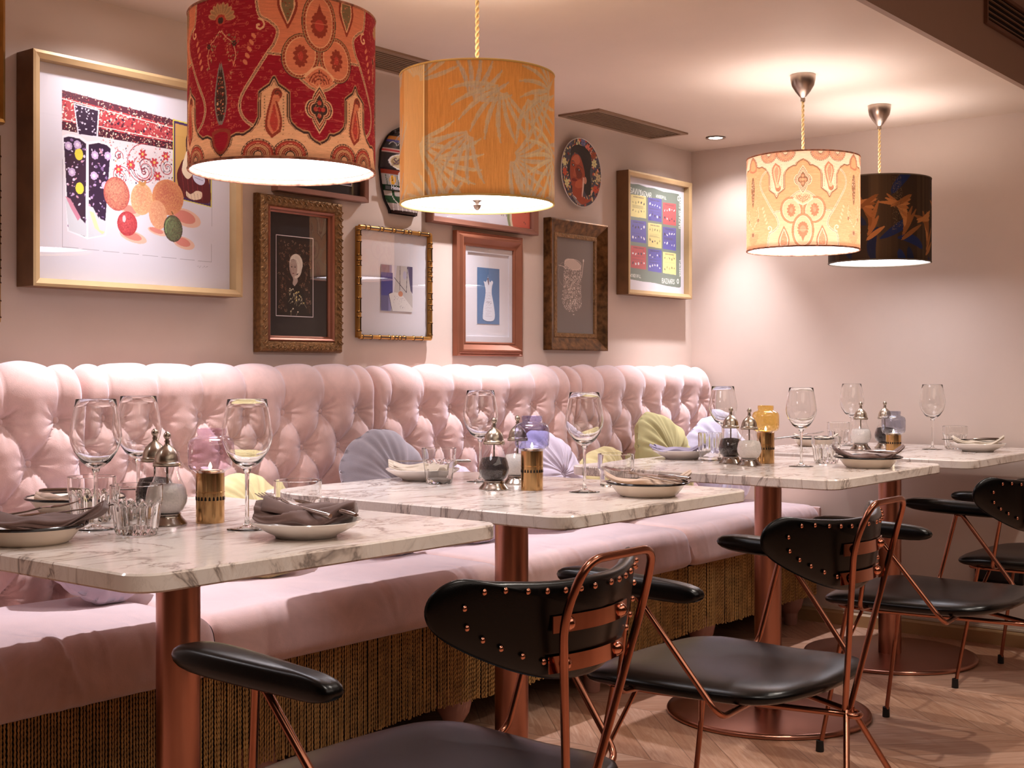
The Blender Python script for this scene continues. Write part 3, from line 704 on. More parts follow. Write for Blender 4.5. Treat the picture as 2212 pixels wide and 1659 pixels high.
# ------------------------------------------------------------------ pendant lamps
R_SH = .182; Z_LO = 1.43; Z_HI = 1.73; H_SH = Z_HI-Z_LO; CIRC = 2*PI*R_SH
def paisley(pal):
    """one repeat of the paisley cloth: mirror symmetric, 1/3 of the shade wide"""
    W_ = CIRC/3; c = Canvas(W_, H_SH, .0011, pal['red']); mx = W_/2
    rg = random.Random(2)
    for _ in range(900):                                     # woven flecks
        y = rg.uniform(0, H_SH); x = rg.uniform(0, W_); c.line([(x, y), (x+rg.uniform(.004, .02), y)], .0009, pal['fleck'], .35)
    for _ in range(420):                                     # small foliage woven through the ground
        x, y = rg.uniform(0, W_), rg.uniform(.03, H_SH); c.spiral(x, y, rg.uniform(.002, .0048), .8, .0011, pal['vein'], rg.uniform(0, 6), rg.choice((-1, 1)))
    def mir(P, s): return [(mx+s*x, y) for x, y in P]
    # peach field inside the big ogee
    field = c.bez([(.118, .305), (.110, .262), (.092, .248), (.078, .232), (.084, .208), (.0965, .19)])+[(.071, .185), (.0547, .157), (.019, .130), (0, .124)]
    c.poly(mir(field, 1)+mir(field[::-1], -1), pal['peach'])
    # cream scalloped ground at the hem
    hem = [(0, .028), (.010, .032), (.018, .038), (.022, .046), (.030, .046), (.044, .053), (.055, .064), (.0585, .075), (.0585, .118), (.066, .124), (.078, .132), (.0845, .145), (.091, .132), (.103, .124), (.1105, .118), (.1115, .073), (.117, .060), (.128, .048), (.141, .041), (.156, .042), (.166, .038), (.170, .024), (.180, .012), (.1885, .006), (.1885, 0), (0, 0)]
    c.poly(mir(hem, 1)+mir(hem[::-1], -1), pal['cream'])
    for s in (1, -1):
        edge = mir(hem[:-2], s); c.line([(x, y+.001) for x, y in edge], .0076, pal['tan']); c.line(edge, .0052, pal['olive']); c.speck([(x, y) for x, y in edge], 120, [pal['tan'], pal['brick']], .0005, .0009); c.line([(x, y-.0022) for x, y in edge], .0012, pal['cream'])
        # ogee lines
        og = c.bez([(.118, .305), (.112, .262), (.092, .248), (.078, .232), (.084, .208), (.0965, .19), (.122, .150), (.1446, .114), (.149, .090), (.140, .070), (.125, .058)])
        c.line(mir(og, s), .0062, pal['cream']); c.line(mir(og, s), .0030, pal['olive']); c.line(mir(og, s), .0009, pal['cream'])
        lo = [(.0965, .19), (.071, .188), (.0547, .160), (.019, .132), (0, .124)]
        c.line(mir(lo, s), .0058, pal['cream']); c.line(mir(lo, s), .0028, pal['olive']); c.line(mir(lo, s), .0009, pal['cream'])
        c.spiral(mx+s*.112, .241, .012, 1.1, .0034, pal['cream'], PI/2, s)
        for k in range(5): c.ell(mx+s*(.122+.004*k), .222-.012*k, .006, .0035, pal['peach'], s*.9)
        # lower ovals with leaf clusters
        x = mx+s*.036; c.ell(x, .187, .0355, .0425, pal['olive'], s*.25); c.ell(x, .187, .0340, .041, pal['tan'], s*.25); c.ell(x, .187, .0325, .0395, pal['brick'], s*.25); [c.ell(x+.0305*math.cos(t_*PI/18)*math.cos(s*.25)-.0375*math.sin(t_*PI/18)*math.sin(s*.25), .187+.0305*math.cos(t_*PI/18)*math.sin(s*.25)+.0375*math.sin(t_*PI/18)*math.cos(s*.25), .0012, .0012, pal['tan']) for t_ in range(36)]; c.ell(x, .187, .0285, .036, pal['cream'], s*.25); c.ell(x, .187, .0268, .0343, pal['peach'], s*.25)
        for k in range(11):
            a = 2*PI*k/11; c.ell(x+.0095*math.cos(a), .187+.016*math.sin(a), .0050, .0036, pal['brick'], a)
        c.ell(x, .187, .011, .016, pal['brick']); c.ell(x, .187, .005, .008, pal['rose']); c.speck([(x-.009, .174), (x+.009, .174), (x+.009, .2), (x-.009, .2)], 16, [pal['peach'], pal['rose']], .0008, .0016)
        # side leaves at the top
        x = mx+s*.060; P = c.bez([(x-.017, .30), (x-.018, .275), (x-.004, .243), (x, .236), (x+.006, .245), (x+.018, .275), (x+.016, .30)])
        c.poly(P, pal['brick']); P = [(x+(px-x)*.75, .262+(py-.262)*.85+.004) for px, py in P]; c.poly(P, pal['cream']); P = [(x+(px-x)*.82, .265+(py-.265)*.86+.002) for px, py in P]; c.poly(P, pal['olive2'])
        c.speck(P, 26, [pal['peach'], pal['brick']], .0008, .0017)
        # boteh standing in the cream arch
        x = mx+s*.0845; P = c.bez([(x-.004, .034), (x-.016, .052), (x-.014, .078), (x-.007, .104), (x-.002, .122), (x+.008, .126), (x+.015, .117), (x+.012, .108), (x+.004, .110), (x+.009, .092), (x+.015, .066), (x+.012, .046)])
        c.poly(P, pal['brick']); c.poly([(x+(px-x)*.72, .07+(py-.07)*.8) for px, py in P], pal['peach']); c.poly(c.bez([(x-.001, .046), (x-.0075, .062), (x-.004, .082), (x, .097), (x+.004, .082), (x+.007, .062), (x+.004, .048)]), pal['rose'])
        c.spiral(x+.006, .117, .0065, 1.2, .0014, pal['olive'], 0, 1)
        c.speck([(x-.005, .05), (x+.005, .05), (x+.003, .088), (x-.003, .088)], 16, [pal['olive'], pal['peach']], .0007, .0013)
        # scroll feet along the hem
        for cx_, r_ in ((.055, .019), (.114, .019)):
            for q in (1., .78, .52, .28): c.arc(mx+s*cx_, .004, r_*1.5*q, 0, PI, .0024, pal['brick'] if q > .3 else pal['olive'], r_*1.35*q)
            c.arc(mx+s*cx_, .004, r_*1.5*.9, 0, PI, .0030, pal['rose'], r_*1.35*.9); c.arc(mx+s*cx_, .004, r_*1.5*1.12, 0, PI, .0014, pal['olive'], r_*1.35*1.12)
            c.arc(mx+s*cx_, .004, r_*1.5*.65, 0, PI, .0032, pal['tan'], r_*1.35*.65); c.arc(mx+s*cx_, .004, r_*1.5*.4, 0, PI, .0026, pal['brick'], r_*1.35*.4)
            for t_ in range(14): a = PI*(t_+.5)/14; c.ell(mx+s*cx_+r_*1.6*math.cos(a), .004+r_*1.5*math.sin(a), .0016, .0010, pal['olive'], a)
        for t_ in range(12):
            for x_ in (.0845-.017, .0845+.017): c.ell(mx+s*x_, .05+t_*.0055, .0010, .0018, pal['olive2'], t_)
        # motif at the seam of the repeat: flower, hanging bouquets, long drop
        x = mx+s*.1885
        P = [(x, .178), (x-.007, .150), (x-.0125, .110), (x-.009, .080), (x, .062), (x+.009, .080), (x+.0125, .110), (x+.007, .150)]
        c.poly(c.bez(P+[P[0]]), pal['slate']); c.poly([(x+(px-x)*.75, .11+(py-.11)*.86) for px, py in c.bez(P+[P[0]])], pal['olive'])
        c.speck([(x-.008, .08), (x+.008, .08), (x+.004, .15), (x-.004, .15)], 60, [pal['peach'], pal['rose'], pal['cream']], .0009, .0019)
        for k in range(9):
            a = PI*(k+.5)/9-.15; c.ell(x+.019*math.cos(a), .258+.019*math.sin(a), .0115, .0052, pal['tan'], a); c.ell(x+.019*math.cos(a), .258+.019*math.sin(a), .0085, .003, pal['olive2'], a, .5)
        for k in range(7): a = 2*PI*k/7; c.ell(x+.006*math.cos(a), .256+.006*math.sin(a), .0045, .0035, pal['rose'], a)
        c.ell(x, .255, .004, .006, pal['olive'])
        for d in (-1, 1):
            Q = c.bez([(x, .236), (x+d*.012, .222), (x+d*.024, .212), (x+d*.031, .190), (x+d*.026, .168)]); c.line(Q, .0013, pal['cream'])
            c.speck([(x, .235), (x+d*.038, .218), (x+d*.034, .165), (x+d*.018, .175)], 70, [pal['peach'], pal['tan'], pal['olive2']], .0012, .0030, .9)
            for k in range(6): a = PI*k/3; c.ell(x+d*.028+.0035*math.cos(a), .210+.0035*math.sin(a), .0024, .0017, pal['olive'], a)
            c.speck([(x+d*.016, .160), (x+d*.026, .160), (x+d*.022, .060), (x+d*.014, .060)], 60, [pal['peach'], pal['rose'], pal['tan']], .001, .0022, .8)
        P = [(x-.020, .05), (x-.016, .024), (x, .008), (x+.016, .024), (x+.020, .05), (x, .056)]; c.poly(c.bez(P), pal['brick']); c.poly([(x+(px-x)*.7, .03+(py-.03)*.75) for px, py in c.bez(P)], pal['red'])
    # centre line motifs: top oval, fan, quatrefoil
    c.ell(mx, .252, .0345, .0545, pal['olive']); c.ell(mx, .252, .033, .053, pal['tan']); c.ell(mx, .252, .0315, .0515, pal['brick']); [c.ell(mx+.0295*math.cos(t_*PI/20), .252+.0492*math.sin(t_*PI/20), .0012, .0012, pal['tan']) for t_ in range(40)]; c.ell(mx, .252, .0275, .047, pal['cream']); c.ell(mx, .252, .0258, .0453, pal['peach'])
    for k in range(15): a = 2*PI*k/15; c.ell(mx+.012*math.cos(a), .248+.019*math.sin(a), .0056, .004, pal['brick'], a)
    c.ell(mx, .248, .014, .018, pal['brick']); c.ell(mx, .247, .009, .011, pal['rose']); c.poly([(mx-.009, .26), (mx, .287), (mx+.009, .26)], pal['brick']); c.line([(mx-.014, .25), (mx+.014, .25)], .0014, pal['peach'])
    c.poly(c.bez([(mx-.031, .150), (mx-.015, .166), (mx, .172), (mx+.015, .166), (mx+.031, .150), (mx, .128)]), pal['cream']); c.poly(c.bez([(mx-.027, .148), (mx, .168), (mx+.027, .148), (mx, .130)]), pal['peach'])
    for r in (.020, .015, .010): c.arc(mx, .136, r, .25, PI-.25, .0022, pal['brick'], r*1.2)
    c.speck([(mx-.022, .150), (mx, .164), (mx+.022, .150), (mx, .134)], 60, [pal['brick'], pal['olive']], .0008, .0018)
    for q, col in ((1.28, 'cream'), (1.16, 'olive'), (1.05, 'cream'), (.96, 'brick'), (.84, 'cream'), (.74, 'olive')):
        for ex, ey, rx, ry in ((0, .014, .011, .013), (0, -.014, .011, .013), (.010, 0, .012, .014), (-.010, 0, .012, .014)): c.ell(mx+ex*q, .092+ey*q, rx*q, ry*q, pal[col])
        c.poly([(mx-.008*q, .092+.024*q), (mx, .092+.036*q), (mx+.008*q, .092+.024*q)], pal[col]); c.poly([(mx-.008*q, .092-.024*q), (mx, .092-.036*q), (mx+.008*q, .092-.024*q)], pal[col])
    for a in (0, PI/2, PI, 1.5*PI): c.ell(mx+.0075*math.cos(a), .092+.012*math.sin(a), .004, .0045, pal['rose'])
    c.ell(mx, .092, .0035, .005, pal['red']); c.speck([(mx-.012, .075), (mx+.012, .075), (mx+.012, .109), (mx-.012, .109)], 26, [pal['tan']], .0007, .0013)
    # slub texture of the weave
    nz = np.random.default_rng(4).normal(0, 1, c.c.shape[:2]); k = 14; nz = sum(np.roll(nz, i, 1) for i in range(k))/k*2.2
    c.c *= (1+.10*nz)[:, :, None]; return np.clip(c.c, 0, 1)
RED = dict(vein='#b85a48', red='#931f2c', fleck='#c9655a', peach='#cf7f5e', cream='#dfae86', olive='#49342f', olive2='#7f6a4c', brick='#8f3f30', rose='#b4473c', slate='#857a70', tan='#b98a62')
PALE = dict(vein='#dcb08c', red='#dba983', fleck='#e8c09c', peach='#e6c4a4', cream='#f2e0cb', olive='#8f6e58', olive2='#d09a7c', brick='#b98268', rose='#dd9a80', slate='#d9ac84', tan='#d69c76')
def frond(c, x, y, L, ang, col, bend=.6, leaf=.04, n=22, wd=.0028, a=1.):
    px, py = x, y; P = [(x, y)]
    for k in range(n):
        t = k/n; an = ang+bend*t; px += L/n*math.cos(an); py += L/n*math.sin(an); P.append((px, py))
        ll = leaf*math.sin(PI*min(1, t*.9+.1))**.7*(1.05-t*.6)
        for s in (1, -1):
            la = an+s*1.0; c.line([(px, py), (px+ll*.5*math.cos(la), py+ll*.5*math.sin(la)), (px+ll*math.cos(la-s*.25), py+ll*math.sin(la-s*.25))], wd, col, a)
    c.line(P, wd*.8, col, a)
def palm_shade():
    c = Canvas(CIRC, H_SH, .0014, '#c08a4e'); rg = random.Random(8)
    for k in range(13):
        for row in range(3):
            x = (k+rg.uniform(-.4, .4)+.5*(row % 2))*CIRC/13; y = row*.13-.02+rg.uniform(-.03, .03); n = rg.randint(6, 9); L = rg.uniform(.09, .13); a0 = rg.uniform(0, 2*PI); col = rg.choice(['#ada08c', '#a39789', '#b8ab8e', '#a89c90'])
            for i in range(n):                              # fans of long feathered blades
                a = a0+i*.30; P = [(x+L*t*math.cos(a+t*.3), y+L*t*math.sin(a+t*.3)) for t in (.12, .3, .5, .7, .88, 1.)]
                for (p, q, wd) in zip(P[:-1], P[1:], (.006, .0095, .0105, .008, .004)):
                    c.line([p, q], wd, col, .78)
                    for m in range(5):
                        t = m/5; px, py = p[0]+(q[0]-p[0])*t, p[1]+(q[1]-p[1])*t; c.line([(px, py), (px+.006*math.cos(a+.9), py+.006*math.sin(a+.9))], .0010, '#8f8272', .35); c.line([(px, py), (px+.006*math.cos(a-.6), py+.006*math.sin(a-.6))], .0010, '#d6a860', .35)
    nz = np.random.default_rng(6).normal(0, 1, c.c.shape[:2]); nz = sum(np.roll(nz, i, 0) for i in range(20))/20*3
    c.c *= (1+.09*nz)[:, :, None]
    sx = CIRC/2-R_SH*rad(41); W = (c.X > sx) & (c.X < sx+.012); c.c[W] *= .62; W = (c.X > sx-.085) & (c.X <= sx); c.c[W] = c.c[W]*.72+np.array(lin('#e6d09a'))*.28
    W = (c.X > sx-.0016) & (c.X < sx); c.c[W] = lin('#ecd6a0'); return np.clip(c.c, 0, 1)
def fern_shade():
    c = Canvas(CIRC, H_SH, .0012, '#33251a'); rg = random.Random(12)
    for k in range(40):
        x0 = rg.uniform(0, CIRC); w_ = rg.uniform(.01, .05); W = (c.X > x0) & (c.X < x0+w_); c.c[W] = c.c[W]*.7+np.array(lin(rg.choice(['#4a3522', '#241a14', '#3a2b20', '#57422c'])))*.3
    for k in range(34): frond(c, (k+rg.random())*CIRC/34, rg.uniform(-.04, .26), rg.uniform(.09, .15), rg.uniform(0, 2*PI), rg.choice(['#151c3a', '#1c2547', '#1a1f36']), rg.uniform(-1, 1), .026, 30, .0036)
    for k in range(9):                                       # big copper ferns with toothed leaflets
        x, y = (k+.3*rg.random())*CIRC/9, rg.uniform(.0, .09)
        for i in range(11):
            a = .7+i*.30+rg.uniform(-.08, .08); frond(c, x+.004*i, y+.016*i, rg.uniform(.075, .11), a, rg.choice(['#8f5a30', '#7a4a26', '#a0683a']), rg.uniform(-.3, .3), .0125, 24, .0034)
    for k in range(6):
        x0 = (k+rg.random()*.5)*CIRC/6; c.speck([(x0, .1), (x0+.045, .12), (x0+.03, .3), (x0, .3)], 700, ['#6b583c', '#3c3022', '#80694a'], .0006, .0013)
    return np.clip(c.c, 0, 1)
def shade_mesh(img, name, mat, parent, rot, repeat=1, seam=False):
    ny, nx, _ = img.shape
    if repeat > 1: img = np.concatenate([img[:, :-1]]*repeat, 1)
    else: img = img[:, :-1]
    nx = img.shape[1]; A = np.linspace(0, 2*PI, nx, endpoint=False)+rot; Z = np.linspace(0, H_SH, ny)
    Ag, Zg = np.meshgrid(A, Z); Rr = np.full(Ag.shape, R_SH)
    V = np.stack([(Rr*np.cos(Ag)).ravel(), (Rr*np.sin(Ag)).ravel(), Zg.ravel()], 1)
    return npmesh(name, V, gridfaces(nx, ny, True), mat, parent, img)
def pendant(x, y, img, repeat, rot, transl, label, watts, col, trim, knob=False, gloss=.2):
    e = empty('pendant_lamp', label, 'lamp', (x, y, Z_LO))
    fm = colmat('shade_fabric', .75, transl, 900, gloss)
    shade_mesh(img, 'lamp_shade', fm, e, rot, repeat)
    G().lathe([(R_SH-.003, .001), (R_SH-.003, H_SH-.001)], 96).make('lining', M['lining'], e)
    for z in (0, H_SH):
        P = [((R_SH-.0012)*math.cos(a), (R_SH-.0012)*math.sin(a), z) for a in np.linspace(0, 2*PI, 96, endpoint=False)]
        G().tube(P, .0028, 8, True).make('trim', trim, e)
    G().lathe([(0, .010), (R_SH-.006, .010)], 96).make('diffuser', M['diffuser'], e)
    if knob: G().lathe([(0, -.014), (.007, -.010), (.010, -.002), (.005, .004), (.012, .0095)], 20).make('finial', M['nickel'], e)
    for k in range(3):
        a = 2*PI*k/3+.4; G().tube([(.014*math.cos(a), .014*math.sin(a), H_SH-.03), ((R_SH-.004)*math.cos(a), (R_SH-.004)*math.sin(a), H_SH-.004)], .0016, 6).make('spider_arm', M['nickel'], e)
    G().lathe([(.0, H_SH+.012), (.012, H_SH+.010), (.018, H_SH), (.019, H_SH-.06), (0, H_SH-.06)], 24).make('lamp_holder', M['nickel'], e)
    bulb = emis('bulb_'+label.split()[0], col, 10)
    G().lathe([(0, .135), (.018, .142), (.030, .165), (.028, .19), (.014, .215), (.013, .24)], 20).make('bulb', bulb, e)
    # two-strand twisted flex
    top = CEIL-Z_LO-.075; g = G(); z0 = H_SH+.008
    for s in (0, PI):
        P = [(.0026*math.cos(s+z*210), .0026*math.sin(s+z*210), z) for z in np.linspace(z0, top, 150)]; g.tube(P, .0026, 6)
    g.make('flex', M['cord'], e)
    G().lathe([(0, top-.012), (.0075, top-.012), (.0075, top), (.010, top+.002), (.024, top+.020), (.036, top+.040), (.0405, top+.060), (.041, top+.074), (.041, CEIL-Z_LO-.0005)], 40).make('ceiling_cup', M['nickel'], e)
    d = bpy.data.lights.new('pendant_light', 'POINT'); d.energy = watts; d.color = col; d.shadow_soft_size = .07
    o = bpy.data.objects.new('pendant_light', d); COL.objects.link(o); o.parent = e; o.location = (0, 0, .255)
    return e
TR_RED = simple('shade_trim_peach', '#c98a6c', .8, 0, .7, 60); TR_Y = simple('shade_trim_yellow', '#e0bd6c', .8); TR_D = simple('shade_trim_brown', '#5f5140', .8)
rep = CIRC/3; red = paisley(RED); pale = paisley(PALE)
# bearing from the lamp to the camera fixes which side of the cloth is seen
def facing(x, y): return math.atan2(-y, -x)
A1 = facing(1.72, 1.95)
pendant(1.72, 1.95, red, 3, A1+rad(21.8-60), .12, 'large red paisley drum lampshade, nearest to the camera', 3.6, (1, .74, .52), TR_RED)
pendant(2.345, 1.975, palm_shade(), 1, facing(2.345, 1.975)-PI, .14, 'orange-yellow drum lampshade with grey palm leaf pattern', 4.0, (1, .74, .42), TR_Y, True)
A3 = facing(3.924, 1.91)
pendant(3.924, 1.91, pale[::-1].copy(), 3, A3-rad(60), .55, 'glowing pale peach drum lampshade with paisley pattern', 4.2, (1, .87, .78), TR_RED)
pendant(4.551, 1.912, fern_shade(), 1, 0.3, .05, 'dark brown drum lampshade with copper fern fronds', 4.2, (1, .87, .78), TR_D)

# ------------------------------------------------------------------ tableware
def wineglass(x, y, label, h=.237):
    e = empty('wine_glass', label, 'glass', (x, y, TOP)); zb = .112
    op = [(0, zb-.003), (.006, zb-.002), (.014, zb+.002), (.026, zb+.012), (.038, zb+.030), (.0440, zb+.046), (.0460, zb+.058), (.0448, zb+.072), (.0418, zb+.090), (.0382, zb+.109), (.0356, h-.0006), (.0352, h)]
    ip = [(.0349, h), (.0345, h-.0006), (.0370, zb+.109), (.0406, zb+.090), (.0436, zb+.072), (.0448, zb+.058), (.0428, zb+.047), (.0368, zb+.0315), (.0245, zb+.0150), (.012, zb+.0075), (0, zb+.0060)]
    G().lathe(op+ip, 56).make('bowl', M['glass_solid'], e, auto=0)
    G().lathe([(0, .0012), (.036, .0008), (.0365, .0018), (.024, .0032), (.010, .006), (.0048, .012), (.0036, .024), (.0034, .07), (.0040, zb-.012), (.0075, zb-.002), (0, zb-.0005)], 40).make('stem', M['glass_solid'], e, auto=0)
    return e
def tumbler(x, y, label, kind='fluted', r=.045, h=.087):
    e = empty('tumbler', label, 'glass', (x, y, TOP)); n = 48
    def prof(z):
        t = z/h
        if kind == 'straight': return r*(.88 if t < .45 else .88+.12*min(1, (t-.45)/.06))
        if kind == 'faceted': return r*(.74+.26*t**.9)+(0.0015 if .62 < t < .72 else 0)
        if kind == 'ribbed': return r*(.93+.07*t)
        return r*(.76+.16*min(1, t/.62)) if t < .6 else r*(.92+.08*min(1, (t-.6)/.08))
    V = []; F = []; zs = [0, .002, .006, .012, .02, .03, .04, .048, .052, .056, .060, .066, .074, h-.001]
    zs = [z*h/.087 for z in zs[:-1]]+[h-.0008, h]
    def rr(z, k, inner):
        b = prof(z); t = z/h
        if not inner and .03 < t < .60 and kind in ('fluted',): b *= 1+.045*math.cos(k*16*2*PI/48)
        if not inner and .03 < t < .64 and kind == 'faceted': b *= .95+.05*abs(math.cos(k*4.5*2*PI/48))
        if not inner and .4 < t < .95 and kind == 'ribbed': b *= 1+.012*math.cos(k*16*2*PI/48)
        return b
    g = G(); n = 96 if kind != 'straight' else 48
    outer = [(z, False) for z in zs]; inner = [(z, True) for z in zs[::-1] if z > .011*h/.087]
    for z, inn in outer+inner:
        for k in range(n):
            a = 2*PI*k/n; q = rr(z, k*48/n, inn)-(.0022 if inn else 0)-(.001 if z == h else 0); q = q*(.93 if (z == 0) else 1)
            V.append((q*math.cos(a), q*math.sin(a), z))
    m = len(outer)+len(inner)
    for j in range(m-1): F += [(j*n+k, j*n+(k+1) % n, (j+1)*n+(k+1) % n, (j+1)*n+k) for k in range(n)]
    F += [tuple(range(n))[::-1], tuple((m-1)*n+k for k in range(n))]
    g.add(V, F); g.make('glass_body', M['glass_solid'], e, loc=(0, 0, .0004), auto=30); return e
def mill(x, y, label, what):
    e = empty('spice_mill', label, 'mill', (x, y, TOP))
    G().lathe([(0, 0), (.0365, 0), (.037, .002), (.0345, .006), (.028, .013), (.0255, .018), (.0262, .021), (0, .021)], 40).make('metal_base', M['pewter'], e)
    G().lathe([(.0225, .021), (.031, .028), (.0368, .042), (.0375, .052), (.034, .068), (.0265, .083), (.0215, .096), (.0205, .103), (.0222, .112)], 40).make('glass_bulb', M['glass'], e, auto=0)
    top = .076 if what == 'pepper' else .074
    pr = [(0, .022), (.022, .0225), (.030, .029), (.0355, .042), (.0362, .052), (.0328, .067)]+[(.029, top), (.012, top+.003), (0, top+.002)]
    G().lathe(pr, 36).make('contents', M['pepper'] if what == 'pepper' else M['salt'], e, auto=0)
    G().tube([(0, 0, .074), (0, 0, .114)], .0022, 8).make('spindle', M['pewter'], e)
    g = G(); n = 48; V = []; pts = [(.0245, .110), (.0262, .112), (.0262, .116), (.0238, .118), (.0236, .122), (.0222, .130), (.018, .138), (.011, .145), (.006, .149)]
    for r, z in pts:
        for k in range(n):
            a = 2*PI*k/n; f = 1-.03*abs(math.cos(a*4)) if z > .118 else 1; V.append((r*f*math.cos(a), r*f*math.sin(a), z))
    g.add(V, [(j*n+k, j*n+(k+1) % n, (j+1)*n+(k+1) % n, (j+1)*n+k) for j in range(len(pts)-1) for k in range(n)])
    g.lathe([(.0265, .1095), (.0265, .111), (0, .111)], 40); g.make('dome_cap', M['pewter_warm'], e, auto=50)
    G().lathe([(.006, .149), (.0042, .153), (.0055, .156), (.0035, .159), (.0068, .164), (.0072, .167), (.0055, .171), (.0025, .174), (0, .1748)], 20).make('finial', M['pewter_warm'], e, auto=0)
    return e
def candle_lamp(x, y, label, globe, hb=.098):
    e = empty('candle_lamp', label, 'lamp', (x, y, TOP)); r = .0268
    G().lathe([(0, 0), (r, 0), (r, hb*.58), (r+.0008, hb*.585), (r+.0008, hb*.60), (r, hb*.605), (r, hb), (r-.001, hb+.001), (r-.0015, hb), (r-.0015, hb-.02), (0, hb-.02)], 48).make('brass_body', M['brass'], e)
    g = G()
    for k in range(22):
        a = 2*PI*k/22; c, s = math.cos(a), math.sin(a); q = r+.0006; w_ = .0022; z = hb*.44
        g.add([(q*c+w_*s, q*s-w_*c, z), (q*c-w_*s, q*s+w_*c, z), (q*c-w_*.7*s, q*s+w_*.7*c, z+.006), (q*c, q*s, z+.0075), (q*c+w_*.7*s, q*s-w_*.7*c, z+.006)], [(0, 1, 2, 3, 4)])
    g.make('pierced_band', M['dark'], e, smooth=False)
    G().lathe([(.0262, hb-.004), (.031, hb+.001), (.0385, hb+.005), (.0415, hb+.013), (.0420, hb+.030), (.0418, hb+.050), (.0395, hb+.058), (.033, hb+.063), (.0245, hb+.0655), (.0235, hb+.069), (.025, hb+.073), (.0245, hb+.080)], 48).make('glass_globe', globe, e, auto=0)
    G().lathe([(.0245, hb+.0795), (.0255, hb+.081), (.0235, hb+.081)], 40).make('globe_rim', globe, e)
    G().lathe([(0, hb+.002), (.018, hb+.002), (.0185, hb-.018), (0, hb-.018)], 24).make('candle', M['wax'], e)
    G().lathe([(0, hb+.002), (.0026, hb+.005), (.0034, hb+.008), (.0018, hb+.013), (0, hb+.017)], 12).make('flame', M['flame'], e, auto=0)
    return e
def plate(x, y, label, kind='bowl', r=.094):
    e = empty('enamel_bowl' if kind == 'bowl' else 'plate', label, 'bowl' if kind == 'bowl' else 'plate', (x, y, TOP))
    if kind == 'bowl':
        G().lathe([(0, .0015), (.060, .0015), (.060, 0), (.062, 0), (.068, .004), (.078, .016), (.085, .026), (r-.001, .0305), (r-.001, .0315), (.084, .0285), (.076, .017), (.066, .006), (0, .0035)], 64).make('bowl_body', M['enamel'], e, auto=50)
        P = [((r)*math.cos(a), r*math.sin(a), .031) for a in np.linspace(0, 2*PI, 64, endpoint=False)]
        G().tube(P, .0027, 8, True).make('rim', M['enamel_rim'], e)
    else:
        G().lathe([(0, .002), (.048, .002), (.050, 0), (.053, .0005), (.055, .004), (.070, .011), (r-.004, .024), (r, .0285), (r-.001, .030), (r-.006, .0275), (.070, .0145), (.054, .0075), (0, .0065)], 64).make('plate_body', M['porcelain'], e, auto=60)
    return e
def napkin(x, y, rz, mat, label, seed, L=.17, W=.055, H=.034, z=.010, curl=.2, tip=0.):
    """linen napkin, folded lengthwise and laid on the plate; layered folds run along it"""
    rg = np.random.default_rng(seed); nu, nv = 72, 64; u = np.linspace(-1, 1, nu); th = np.linspace(0, 2*PI, nv, endpoint=False)
    U, T = np.meshgrid(u, th); ends = (1-np.abs(U)**7*.45)
    f = 1+.16*np.sin(3*T+2.2*U+rg.uniform(0, 6))+.10*np.sin(5*T-3.5*U+rg.uniform(0, 6))+.06*np.sin(9*T+5*U+rg.uniform(0, 6))
    f += .10*np.sign(np.sin(2*T+1.2*U+rg.uniform(0, 6)))*np.abs(np.sin(2*T+1.2*U))**.3
    wv = 1+.14*np.sin(4*U+rg.uniform(0, 6))
    Xx = U*L/2+.006*np.cos(T)*np.sin(3*U); Yy = W/2*np.cos(T)*f*wv*ends+curl*.05*np.sin(1.7*U+rg.uniform(-1, 1)); Zz = H/2*np.sin(T)*f*ends
    Zz = np.where(Zz < 0, Zz*.45, Zz)+.004*np.sin(5*U+T)+.25*H
    base = .0135*np.clip(np.abs(U)*L/2/.085, 0, 1.4)**3*1.3+tip*np.clip(U, 0, 1)**2
    V = np.stack([Xx.T.ravel(), Yy.T.ravel(), (Zz+base).T.ravel()], 1); V[:, 2] -= V[:, 2].min()-.0
    # rows are stations along the length; close both ends
    F = gridfaces(nv, nu, True)
    e = empty('napkin', label, 'napkin', (x, y, TOP+z), rz)
    o = npmesh('cloth', V, F[:, ::-1], mat, e)
    bm = bmesh.new(); bm.from_mesh(o.data); bmesh.ops.holes_fill(bm, edges=[q for q in bm.edges if q.is_boundary], sides=0); bmesh.ops.recalc_face_normals(bm, faces=bm.faces)
    for fc in bm.faces: fc.smooth = True
    bm.to_mesh(o.data); bm.free()
    # free corner of cloth folded over the top
    g = G(); n = 12; a0 = rg.uniform(-.25, .25); V = []
    for i in range(n+1):
        for j in range(n+1):
            s, t = i/n, j/n; px = -L*.42+s*L*.8; py = (t-.5)*W*.9*(1-.6*s)+a0*.02; pz = H*.95+.0035*math.sin(7*s+3*t+seed)-(t-.5)**2*H*1.6-.010*s+.012*(abs(px)/.085)**3
            V.append((px, py, pz+.002))
    g.add(V, [(i*(n+1)+j, (i+1)*(n+1)+j, (i+1)*(n+1)+j+1, i*(n+1)+j+1) for i in range(n) for j in range(n)])
    q = g.make('folded_flap', mat, e, auto=0); md = q.modifiers.new('thick', 'SOLIDIFY'); md.thickness = .0018
    return e
